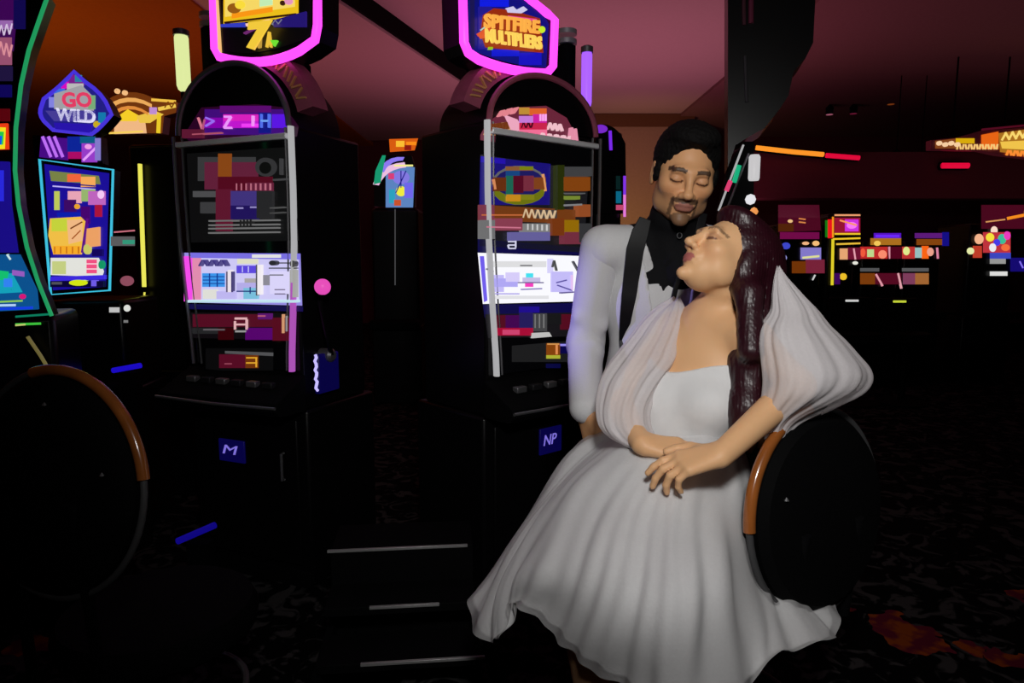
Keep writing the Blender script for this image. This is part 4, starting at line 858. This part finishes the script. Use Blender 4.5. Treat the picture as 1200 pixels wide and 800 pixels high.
# B: small machine with diamond topper
r = cabinet(3.15, 92, 92, 352, math.radians(6), 'small machine with teal-framed portrait screen under the WILD diamond sign')
P = [loc_on(r, x, y, .0) for x, y in ((47, 187), (133, 199), (129, 340), (60, 345))]
scr = MB().prism(P, .0, .07).build('screen', M['black'], r, smooth=False)
MB().tube([(x, -.004, z) for x, z in P], .006, 8, closed=True).build('teal_frame', M['neon_teal'], scr)
items = [('p', [(52, 192), (128, 203), (124, 336), (62, 340)], (26, 14, 150)), ('p', [(58, 200), (116, 206), (118, 216), (60, 212)], (120, 130, 70)), ('r', 79, 204, 95, 213, (240, 100, 60)), ('r', 95, 207, 112, 219, (245, 170, 90)), ('l', 62, 218, 112, 222, 1.5, (190, 180, 250)), ('l', 62, 214, 112, 218, 1.5, (30, 20, 120)), ('r', 64, 224, 70, 246, (190, 200, 90)), ('r', 80, 224, 96, 238, (232, 164, 182)), ('r', 96, 222, 112, 236, (150, 180, 110)), ('r', 104, 224, 124, 240, (190, 100, 190)), ('e', 119, 228, 4, 5, (245, 200, 245)), ('r', 76, 234, 90, 248, (60, 10, 100)), ('e', 91, 242, 3, 3, (235, 160, 40)), ('r', 112, 240, 120, 254, (170, 20, 60)), ('r', 68, 249, 96, 254, (10, 30, 170)), ('r', 96, 242, 106, 262, (70, 4, 110)),
  ('p', [(60, 256), (96, 254), (104, 262), (96, 298), (64, 298), (58, 276)], (240, 190, 70)), ('r', 62, 256, 80, 271, (196, 210, 60)), ('p', [(80, 258), (98, 257), (98, 282), (82, 286)], (240, 184, 132)), ('l', 84, 268, 98, 260, 1.6, (120, 60, 20)), ('l', 86, 280, 96, 270, 1.4, (170, 90, 40)), ('r', 64, 288, 96, 298, (246, 170, 40)), *strokes(66, 293, 94, 293, 5, 8, (190, 100, 20), 1.2, 0), ('p', [(104, 268), (118, 266), (118, 288), (102, 290)], (236, 160, 100)), ('l', 104, 256, 98, 296, 2, (90, 10, 130)), ('e', 104, 292, 4, 6, (200, 200, 100)), ('r', 110, 292, 122, 300, (20, 6, 90)),
  ('p', [(62, 302), (116, 302), (122, 318), (120, 324), (62, 322)], (226, 226, 220)), ('r', 64, 306, 80, 321, (196, 206, 130)), ('r', 104, 304, 116, 320, (240, 80, 130)), ('l', 104, 309, 116, 309, 1.3, (250, 210, 220)), ('l', 104, 315, 116, 315, 1.3, (250, 210, 220)), ('e', 121, 310, 3, 5, (20, 150, 100)), ('p', [(62, 324), (125, 322), (125, 327), (62, 329)], (60, 40, 220)), ('r', 62, 329, 124, 336, (10, 6, 50)), ('e', 95, 331, 11, 3.5, (210, 230, 20)), ('r', 64, 330, 76, 333, (80, 80, 90)), ('r', 110, 328, 116, 335, (110, 90, 230))]
art('screen_art', r, .003, items, M['art'], parent=scr)
dm = [(87, 84)] + curve((100, 96), (122, 110), (128, 128), 4) + curve((131, 134), (118, 150), (108, 157), 4) + [(62, 152)] + curve((56, 146), (46, 138), (48, 128), 4) + curve((52, 116), (68, 104), (80, 92), 4)
P = [loc_on(r, x, y, .02) for x, y in dm]
tp = MB().prism(P, -.02, .08).build('diamond_topper', M['black'], r, smooth=False)
MB().tube([(x, -.022, z) for x, z in P], .009, 8, closed=True).build('neon_rim', glow('blue_violet_neon', (70, 50, 215), 1), tp)
items = [('p', dm, (34, 30, 130)), ('p', [(84, 86), (92, 90), (100, 100), (72, 102), (80, 92)], (120, 30, 140)), ('r', 88, 88, 96, 96, (40, 130, 160)), ('r', 72, 96, 81, 104, (215, 10, 190)), ('r', 64, 104, 76, 112, (60, 110, 220)), ('r', 79, 98, 98, 106, (185, 185, 185)), ('p', [(64, 110), (96, 100), (112, 116), (110, 130), (64, 128)], (160, 160, 165)), ('r', 58, 114, 64, 126, (130, 130, 225)), ('r', 104, 112, 112, 128, (120, 170, 120)), ('p', [(54, 130), (112, 130), (108, 142), (64, 142)], (70, 60, 150)), ('e', 114, 146, 4, 4, (200, 170, 30)), ('r', 116, 132, 124, 144, (20, 120, 170)), ('p', [(64, 144), (110, 146), (106, 156), (66, 152)], (40, 20, 170))]
art('topper_face', r, .022, items, M['art'], parent=tp)
text_on('GO', r, 73, 108, 108, 126, .024, 'lettering', glow('red_lettering', (225, 60, 100), 1), bold=.002).parent = tp
text_on('WILD', r, 66, 128, 112, 143, .024, 'lettering', glow('white_lettering', (225, 222, 250), 1), ang=-4, bold=.002).parent = tp
items = [('p', [(48, 160), (80, 162), (80, 188), (46, 184)], (70, 10, 130)), ('r', 79, 160, 96, 178, (12, 36, 150)), ('r', 94, 160, 112, 168, (10, 90, 130)), ('r', 80, 178, 96, 186, (170, 10, 100)), ('r', 96, 168, 114, 190, (150, 60, 200)), *[('l', 50+k*7, 160, 60+k*7, 184, 3.2, (190, 110, 245)) for k in range(3)], ('l', 98, 188, 114, 172, 2.5, (230, 160, 250)), ('e', 104, 172, 4, 3, (240, 160, 230)), ('r', 112, 162, 118, 188, (130, 120, 200))]
ft = MB().box((-.17, .03, loc_on(r, 80, 190, 0)[1]), (.12, .09, loc_on(r, 80, 158, 0)[1])).build('feathered_neck', M['black'], r)
art('feather_art', r, -.026, items, M['art'], parent=ft)
art('deck_lights', r, .17, [('r', 128, 360, 140, 366, (190, 190, 190)), ('e', 149, 361, 4, 4, (220, 220, 215)), ('r', 145, 375, 150, 378, (120, 120, 120)), ('e', 149, 329, 8, 6, (140, 75, 92)), ('r', 130, 277, 158, 288, (90, 90, 92)), ('r', 144, 281, 158, 286, (50, 150, 120)), ('l', 134, 272, 158, 270, 1.6, (200, 110, 125))], M['art'])
# C: machine behind with golden topper and yellow edge
r = cabinet(3.75, 182, 62, 168, math.radians(-6), 'dark machine with yellow light edge and golden crest behind the diamond sign', deck=False)
a_, b_ = loc_on(r, 164, 192, .01), loc_on(r, 169, 336, .01); c_ = loc_on(r, 163, 402, .01)
MB().tube([(a_[0], -.01, a_[1]), (b_[0], -.01, b_[1])], .011, 8).build('yellow_edge', M['neon_yellow'], r)
MB().tube([(b_[0], -.01, b_[1]-.03), (c_[0], -.01, c_[1])], .005, 8).build('lower_edge', M['neon_yellow'], r)
crest = [(127, 156)] + curve((124, 118), (150, 100), (178, 114), 6) + [(208, 120), (206, 132), (192, 136), (190, 156)]
P = [loc_on(r, x, y, .0) for x, y in crest]
tp = MB().prism(P, .0, .06).build('golden_crest', M['maroon'], r, smooth=False)
items = [('p', crest, (110, 52, 14)), ('p', [(134, 150), (136, 136), (156, 134), (170, 140), (172, 156), (134, 157)], (240, 184, 132)), ('p', [(136, 138), (150, 128), (164, 136), (160, 142), (138, 142)], (245, 205, 40)), ('p', [(160, 136), (182, 130), (192, 134), (176, 144), (164, 144)], (235, 195, 70)), ('l', 128, 156, 168, 154, 2, (250, 210, 90)), ('l', 130, 148, 136, 120, 2, (235, 165, 70)), ('p', curve((132, 120), (154, 108), (178, 122), 5)+curve((178, 126), (154, 113), (132, 125), 5), (235, 170, 90)), ('p', curve((136, 129), (154, 118), (174, 132), 5)+curve((174, 135), (154, 122), (136, 133), 5), (225, 140, 60)), ('l', 178, 117, 206, 119, 3, (240, 190, 70)), ('l', 186, 128, 206, 124, 4, (240, 200, 80)), ('l', 186, 156, 187, 134, 4, (235, 200, 40)), ('r', 176, 126, 184, 134, (190, 140, 210)), ('e', 138, 107, 3, 3, (245, 190, 130)), ('e', 147, 109, 3, 3, (245, 190, 130)), *strokes(196, 123, 204, 123, 3, 7, (120, 60, 10), 1.2, 2)]
art('crest_art', r, .003, items, M['art'], parent=tp)
for cx, cz in ((138, 106), (147, 108)):
    u, z = loc_on(r, cx, cz, 0); MB().lathe([(.001, -.012), (.012, 0), (.001, .012)], c=(u, .0, z), n=12).build('bead', M['gold'], tp)
# blue lamps low beside it
for (x0, y0, x1, y1), lb in (((132, 434, 165, 428), 'short blue light bar on a deck behind the left chair'), ((208, 634, 252, 615), 'slanted blue light bar low on the floor left of the gold 7 machine')):
    Y = 3.05 if y0 < 500 else 2.35
    p0, p1 = at(x0, y0, Y), at(x1, y1, Y); bs_ = Vector(((p0.x+p1.x)/2, Y, 0))
    e = empty('light_bar', tuple(bs_), 0, lb, 'lamp')
    MB().tube([p0-bs_, p1-bs_], .012, 8).build('tube', glow('blue_tube', (26, 10, 190) if y0 < 500 else (14, 6, 120), 1), e)
    MB().box((-.04, .0, 0), (.04, .05, min(p0.z, p1.z)-.01)).build('stand', M['matte'], e)
# D: distant wheel machine seen through the gap
r = cabinet(6.2, 463, 58, 244, 0, 'distant wheel machine glimpsed between the two arched machines', depth=.5)
wz = [loc_on(r, x, y, 0) for x, y in ((438, 242), (486, 242), (487, 200), (482, 182), (450, 182), (438, 205))]
tp = MB().prism(wz, .01, .1).build('wheel_topper', M['black'], r, smooth=False)
items = [('p', [(452, 243), (484, 243), (486, 196), (452, 192)], (90, 130, 190)), ('p', curve((437, 216), (444, 192), (474, 190), 6)+curve((476, 196), (452, 198), (444, 217), 6), (235, 190, 225)), ('p', curve((444, 200), (452, 182), (474, 184), 5)+curve((472, 188), (456, 188), (450, 202), 5), (140, 120, 240)), ('p', [(440, 200), (448, 182), (452, 182), (446, 214), (438, 216)], (20, 150, 110)), ('e', 470, 208, 10, 8, (130, 120, 225)), ('e', 470, 224, 6, 6, (240, 235, 60)), ('r', 455, 203, 462, 210, (215, 60, 120)), ('r', 474, 214, 484, 232, (110, 100, 235)), ('r', 456, 222, 463, 238, (40, 160, 190)), ('r', 462, 234, 470, 241, (200, 80, 40)), ('l', 462, 194, 484, 194, 2, (245, 240, 140)), ('l', 470, 200, 470, 220, 1.2, (20, 20, 130)), ('l', 476, 200, 464, 226, 1.2, (20, 20, 130))]
art('wheel_art', r, -.006, items, M['art'], parent=tp)
art('orange_sign', r, -.02, [('p', [(457, 178), (486, 176), (490, 162), (456, 163)], (215, 90, 10)), ('r', 464, 165, 474, 172, (250, 190, 50)), ('r', 476, 166, 488, 170, (250, 140, 20)), ('r', 474, 170, 482, 176, (140, 20, 10))], M['art'], parent=tp)
art('edge_line', r, .02, [('l', 463, 245, 463, 334, 1.2, (70, 70, 72))], M['art'])
# E: machine behind the groom's shoulder
r = cabinet(3.7, 716, 40, 152, math.radians(30), 'dark machine edged in violet light behind the groom\'s shoulder')
P = [loc_on(r, x, y, .0) for x, y in [(698, 165)] + curve((700, 146), (722, 142), (733, 168), 6) + [(734, 250), (700, 250)]]
tp = MB().prism(P, .0, .12).build('arched_head', M['black'], r, smooth=False)
items = [('l', 715, 153, 716, 176, 3.5, (120, 40, 230)), ('r', 722, 224, 728, 238, (6, 100, 130)), ('l', 732, 206, 732, 228, 3, (130, 50, 230)), ('l', 732, 228, 732, 254, 3, (230, 120, 215)), ('r', 722, 240, 731, 246, (190, 70, 110)), ('r', 722, 206, 727, 222, (4, 30, 30))]
for it_ in items[:]: art('violet_strip' if it_[0] == 'l' else 'lit_patch', r, .004, [it_], M['art'], parent=tp)
art('violet_glow', r, .004, [('e', 704, 151, 8, 5, (120, 40, 200))], M['art'], parent=tp)

# ------------------------------------------------------------------ right-hand background
BG = [
 (939, 52, 262, 'far machine with blue and white reels left of the yellow-framed machine', [('p', [(912, 240), (960, 240), (962, 270), (912, 272)], (72, 8, 30)), ('r', 912, 262, 930, 271, (80, 34, 8)), ('e', 926, 259, 3, 2, (235, 190, 130)), ('l', 936, 256, 944, 257, 1.6, (215, 130, 70)), ('l', 936, 260, 944, 261, 1.6, (215, 130, 70)), ('r', 914, 272, 960, 280, (110, 10, 70)), ('e', 921, 288, 5, 4, (60, 70, 200)), ('e', 918, 302, 4, 4, (150, 150, 220)), ('r', 938, 290, 962, 304, (130, 120, 200)), ('l', 940, 302, 960, 300, 2.5, (220, 220, 150)), ('e', 944, 285, 4, 2, (240, 180, 130)), ('e', 956, 285, 4, 3, (245, 190, 120)), ('r', 928, 306, 944, 320, (110, 50, 6)), ('r', 944, 304, 966, 320, (118, 34, 56)), ('l', 955, 322, 952, 328, 1.6, (200, 200, 200))]),
 (986, 35, 250, 'far machine framed in yellow neon with a pink-lit top', [('r', 967, 258, 971, 278, (20, 120, 20)), ('r', 970, 257, 976, 279, (235, 20, 30)), ('p', [(978, 255), (1008, 255), (1008, 273), (978, 273)], (150, 20, 50)), ('r', 990, 257, 1006, 271, (205, 50, 225)), ('e', 998, 264, 6, 4, (250, 120, 250)), ('l', 984, 258, 1004, 264, 2, (250, 150, 90)), ('l', 978, 252, 1008, 252, 2, (240, 160, 110)), ('l', 978, 274, 1008, 274, 2, (235, 195, 40)), ('l', 976, 254, 976, 278, 2, (245, 150, 30)), ('l', 976, 280, 1008, 279, 2, (240, 200, 40)), ('l', 976, 280, 975, 334, 3, (225, 205, 40)), ('l', 980, 286, 1008, 285, 2, (235, 190, 60)), ('r', 984, 291, 993, 304, (230, 165, 115)), ('r', 993, 290, 1008, 304, (110, 20, 50)), ('l', 1000, 291, 1002, 304, 2, (230, 160, 175)), ('r', 978, 320, 984, 333, (60, 6, 90)), ('e', 988, 324, 4, 4, (235, 190, 40)), ('e', 1002, 308, 3, 2, (230, 230, 220))]),
 (1033, 47, 282, 'far machine with red and green reel lights under a violet bar', [('r', 1024, 273, 1056, 279, (84, 20, 190)), ('r', 1026, 275, 1054, 278, (110, 40, 250)), ('r', 1020, 279, 1056, 287, (170, 110, 30)), ('e', 1028, 285, 4, 3, (245, 200, 90)), ('r', 1008, 289, 1040, 303, (190, 40, 40)), ('r', 1016, 292, 1024, 301, (190, 215, 140)), ('e', 1034, 298, 5, 5, (250, 140, 110)), ('e', 1011, 296, 3, 5, (240, 90, 60)), ('l', 1042, 289, 1043, 303, 2.5, (220, 140, 160)), ('r', 1043, 289, 1056, 303, (80, 4, 28)), ('r', 1008, 314, 1030, 318, (80, 80, 82)), ('r', 1008, 320, 1025, 333, (120, 58, 12)), ('r', 1025, 320, 1056, 333, (82, 10, 32)), ('l', 1026, 321, 1034, 335, 2.4, (225, 150, 165)), ('l', 1052, 320, 1056, 338, 2.4, (225, 160, 170))]),
 (1082, 46, 282, 'far machine with orange and white reel lights right of the violet bar', [('r', 1072, 273, 1104, 279, (92, 26, 120)), ('r', 1074, 280, 1104, 287, (130, 66, 14)), ('r', 1104, 272, 1112, 288, (20, 14, 130)), ('r', 1057, 289, 1072, 303, (190, 50, 50)), ('e', 1062, 294, 4, 5, (225, 235, 140)), ('r', 1072, 290, 1080, 302, (150, 190, 190)), ('r', 1080, 288, 1088, 303, (250, 100, 20)), ('e', 1090, 295, 4, 5, (235, 160, 140)), ('l', 1098, 290, 1099, 303, 2.2, (220, 130, 160)), ('r', 1057, 314, 1088, 318, (84, 84, 86)), ('r', 1058, 320, 1072, 333, (125, 60, 90)), ('r', 1072, 320, 1088, 333, (160, 100, 50))]),
 (1162, 56, 262, 'far machine with multicoloured display at the right edge', [('r', 1150, 240, 1200, 268, (70, 8, 28)), ('l', 1155, 260, 1178, 257, 1.6, (215, 150, 90)), ('l', 1180, 256, 1200, 252, 3.5, (245, 140, 30)), ('e', 1165, 270, 4, 5, (250, 220, 200)), ('r', 1152, 272, 1184, 296, (190, 50, 60)), ('e', 1160, 278, 5, 5, (245, 225, 60)), ('e', 1174, 280, 5, 6, (60, 190, 150)), ('e', 1180, 276, 4, 5, (235, 60, 190)), ('e', 1168, 284, 4, 4, (70, 60, 230)), ('e', 1178, 290, 5, 4, (245, 110, 60)), ('e', 1163, 290, 4, 5, (235, 235, 240)), ('r', 1160, 296, 1184, 303, (60, 70, 190)), ('r', 1160, 303, 1178, 309, (150, 150, 150)), ('r', 1160, 318, 1180, 323, (220, 220, 218)), ('r', 1140, 288, 1150, 302, (190, 60, 40)), ('e', 1137, 294, 4, 4, (230, 235, 170)), ('e', 1147, 280, 5, 6, (245, 180, 140)), ('r', 1184, 302, 1200, 318, (20, 10, 110)), ('l', 1194, 306, 1198, 314, 2, (130, 110, 240))]),
]
for cx, wp, yt, lb, it in BG:
    r = cabinet(7.2, cx, wp, yt, 0, lb, depth=.6, group='far bank of slot machines')
    art('lit_panels', r, .002, it, M['art'])
for px, py, c, lb in ((1007, 352, (205, 205, 205), 'dark far stool with white glint in front of the yellow-framed machine'), (1064, 353, (200, 215, 60), 'dark far stool with yellow-green glint in front of the violet-barred machine')):
    Y = 6.2; p = at(px, py, Y); e = empty('stool', (p.x, Y, 0), 0, lb, 'stool')
    MB().lathe([(.001, .58), (.2, .58), (.2, .66), (.001, .67)], n=24).build('seat', M['leather'], e)
    MB().box((-.2, .14, .66), (.2, .2, p.z+.02)).build('backrest', M['leather'], e, .02)
    MB().lathe([(.22, 0), (.22, .02), (.03, .04), (.03, .58)], n=20).build('pedestal', M['matte'], e)
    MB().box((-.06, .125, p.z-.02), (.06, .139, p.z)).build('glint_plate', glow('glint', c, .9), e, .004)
# coves and signs
def neon_line(pts, Y, r, m, name, label):
    P = [at(x, y, Y) for x, y in pts]; e = empty(name, tuple(P[0]), 0, label, 'light')
    MB(world=True).tube(P, r, 8).build('tube', m, e)
    MB(world=True).tube([p+Vector((0, .05, 0)) for p in P], r*1.6, 6).build('channel', M['matte'], e)
neon_line([(886, 173), (930, 178), (965, 181)], 8.9, .03, M['neon_orange'], 'cove_neon', 'thin orange neon line across the dark soffit on the right')
neon_line([(968, 182), (1007, 185)], 8.9, .03, M['neon_red'], 'cove_neon', 'short red neon line at the right end of the orange one')
neon_line([(1104, 194), (1135, 194)], 8.9, .035, M['neon_red'], 'cove_neon', 'short red neon bar below the golden sign')
neon_line([(1178, 256), (1202, 250)], 8.6, .035, M['neon_orange'], 'cove_neon', 'orange neon bar above the multicoloured far machine')
p0 = at(1088, 176, 8.4); e = empty('golden_sign', (at(1150, 176, 8.4).x, 8.4, at(1150, 170, 8.4).z), 0, 'glowing golden bulb sign hanging at upper right', 'sign')
sg = [(1092, 164), (1122, 161), (1150, 153), (1215, 148), (1215, 186), (1172, 181), (1150, 176), (1092, 175)]
P = [loc_on(e, x, y, 0) for x, y in sg]; MB().prism(P, .01, .12).build('sign_board', M['maroon'], e, smooth=False)
it = [('p', [(1096, 165), (1122, 162), (1122, 174), (1096, 174)], (130, 66, 26)), ('r', 1120, 162, 1142, 168, (215, 170, 10)), ('p', [(1150, 158), (1170, 154), (1170, 175), (1150, 174)], (230, 100, 20)), ('p', [(1170, 156), (1214, 150), (1214, 183), (1172, 178)], (170, 110, 30)), ('p', [(1172, 166), (1214, 164), (1214, 176), (1174, 174)], (240, 195, 75)), *strokes(1122, 172, 1168, 172, 15, 6, (245, 200, 120), 1.8, .6), *strokes(1176, 160, 1212, 156, 10, 9, (250, 215, 110), 2, 2.5), *strokes(1180, 179, 1212, 181, 9, 6, (250, 140, 50), 2, 1)]
it += [('e', 1100+7*k, 168+1.5*(k % 2), 3, 2.6, (246, 205, 160)) for k in range(4)] + [('l', 1150, 152, 1212, 146, 2, (80, 10, 30))]
art('sign_face', e, -.004, it, M['art'])
u0 = loc_on(e, 1100, 150, 0); top = 3.75 - e.location.z
for px in (1120, 1180):
    u, z = loc_on(e, px, 158, 0); MB().tube([(u, .06, z), (u, .06, top)], .01, 6).build('hanger', M['matte'], e)
# scattered ceiling glints and red glimmers over the far aisle
it = [(932, 118, (190, 110, 130)), (972, 134, (150, 80, 100)), (1000, 133, (95, 20, 45)), (1044, 122, (110, 50, 15)), (1064, 117, (190, 130, 80)), (1078, 205, (150, 80, 100)), (1050, 188, (130, 60, 80))]
SPOTL = ['pinkish ceiling spotlight beside the curved black hood, highest on the right', 'dim pink ceiling spotlight left of a darker one above the orange neon line', 'faint wine-red ceiling spotlight above the red end of the neon line', 'faint brown ceiling spotlight left of the amber one above the golden sign', 'amber ceiling spotlight nearest above the left end of the golden sign', 'pink spotlight below the left end of the golden sign', 'dull pink spotlight between the neon line and the golden sign']
for px, py, c in it:
    p = at(px, py, 9.3 if py > 170 else 11); e = empty('ceiling_spotlight', tuple(p), 0, None, 'lamp', 'small dim spotlights hanging over the far right aisle')
    e['label'] = SPOTL[it.index((px, py, c))]
    MB().lathe([(.05, 0), (.06, .10), (.02, .14)], n=14).build('can', M['matte'], e); MB().lathe([(.001, -.012), (.05, -.006), (.05, .004)], n=14).build('lens', glow('dim_lens', c, .9), e)
    MB().tube([(0, 0, .13), (0, 0, 3.75-p.z)], .006, 6).build('rod', M['matte'], e)
# dark curved hood of a tall machine right of the groom, with neon edge strip
p = at(872, 300, 3.3); e = empty('tall_machine', (p.x, 3.3, 0), math.radians(-14), 'tall black machine with swept curved hood standing behind the couple', 'slot machine')
hd = [(853, -30), (957, -30), (953, 50), (944, 68), (930, 84), (924, 112), (912, 130), (896, 150), (878, 160), (862, 170), (853, 196), (853, 90)]
P = [loc_on(e, x, y, 0) for x, y in hd]; hood = MB().prism(P, .0, .28).build('curved_hood', M['black'], e, smooth=False)
for seg, m_, rr in (([(871, -28), (872, 30)], mat('mauve_trim', (.10, .03, .045)), .009), ([(873, 66), (875, 120)], M['grey'], .008), ([(880, -28), (880, 28)], mat('wine_trim', (.20, .03, .07)), .012)):
    Q = [loc_on(e, x, y, 0) for x, y in seg]; MB().tube([(a, -.006, b) for a, b in Q], rr, 8).build('edge_trim', m_, hood)
P = [loc_on(e, x, y, 0) for x, y in ((856, 190), (872, 165), (884, 165), (884, 300), (842, 300), (842, 244))]
MB().prism(P, .02, .30).build('neck', M['matte'], e, smooth=False)
x0, z0 = loc_on(e, 842, 300, 0); x1, _ = loc_on(e, 905, 300, 0)
MB().box((x0, .0, 0), (x1, .35, z0+.02)).build('body', M['black'], e, .01)
for (a, b), m_ in ((((842, 247), (871, 170)), M['edge_glow']), (((851, 247), (877, 180)), M['steel'])):
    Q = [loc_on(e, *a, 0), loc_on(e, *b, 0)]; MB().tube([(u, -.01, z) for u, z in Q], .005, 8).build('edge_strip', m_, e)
for a, b, c in (((860, 214), (866, 194), (20, 170, 120)), ((851, 224), (856, 212), (215, 60, 110))):
    Q = [loc_on(e, *a, 0), loc_on(e, *b, 0)]; MB().tube([(u, -.012, z) for u, z in Q], .011, 8).build('neon_insert', glow('edge_neon', c, 1), e)
P = [loc_on(e, x, y, 0) for x, y in ((884, 182), (884, 212))]
MB().lathe([(.022, P[1][1]), (.026, P[1][1]+.01), (.026, P[0][1]-.01), (.02, P[0][1])], c=(P[0][0], -.02, 0), n=20).build('white_lamp', glow('soft_white_lamp', (200, 198, 200), .95), e)
u, z = loc_on(e, 879, 234, 0)
MB().lathe([(.001, -.025), (.018, -.018), (.025, 0), (.018, .018), (.001, .025)], c=(u, -.02, z), n=20).build('round_lamp', M['lamp_white'], e)
u, z = loc_on(e, 883, 248, 0)
MB().lathe([(.001, -.02), (.015, -.012), (.02, 0), (.012, .014), (.001, .02)], c=(u, -.02, z), n=20).build('amber_lamp', glow('amber_lamp', (235, 150, 80), 1), e)
# low step stand with chrome nosings between the two machines
a = at(470, 708, 2.1); st = empty('step_stand', (a.x, 2.1, 0), math.radians(6), 'low black three-step stand with thin chrome nosings between the machines', 'step stand')
for (x0, x1, py, Y) in ((390, 552, 641, 2.22), (432, 513, 709, 2.06), (415, 560, 775, 1.90)):
    p0, p1 = at(x0, py, Y), at(x1, py, Y); l0, l1 = p0.x-a.x, p1.x-a.x; yy = Y-2.1
    t = MB().box((-.24, yy, p0.z-.03 if Y < 2.2 else 0), (.24, yy+.17 if Y < 2.2 else yy+.22, p0.z)).build('tread', M['matte'], st, .004)
    MB().box((l0, yy-.006, p0.z-.007), (l1, yy+.004, p0.z+.002)).build('chrome_nosing', M['grey2'], t, .001)
for s_ in (-1, 1): MB().box((s_*.24-.012, -.2, 0), (s_*.24+.012, .34, .12)).build('side_frame', M['matte'], st)
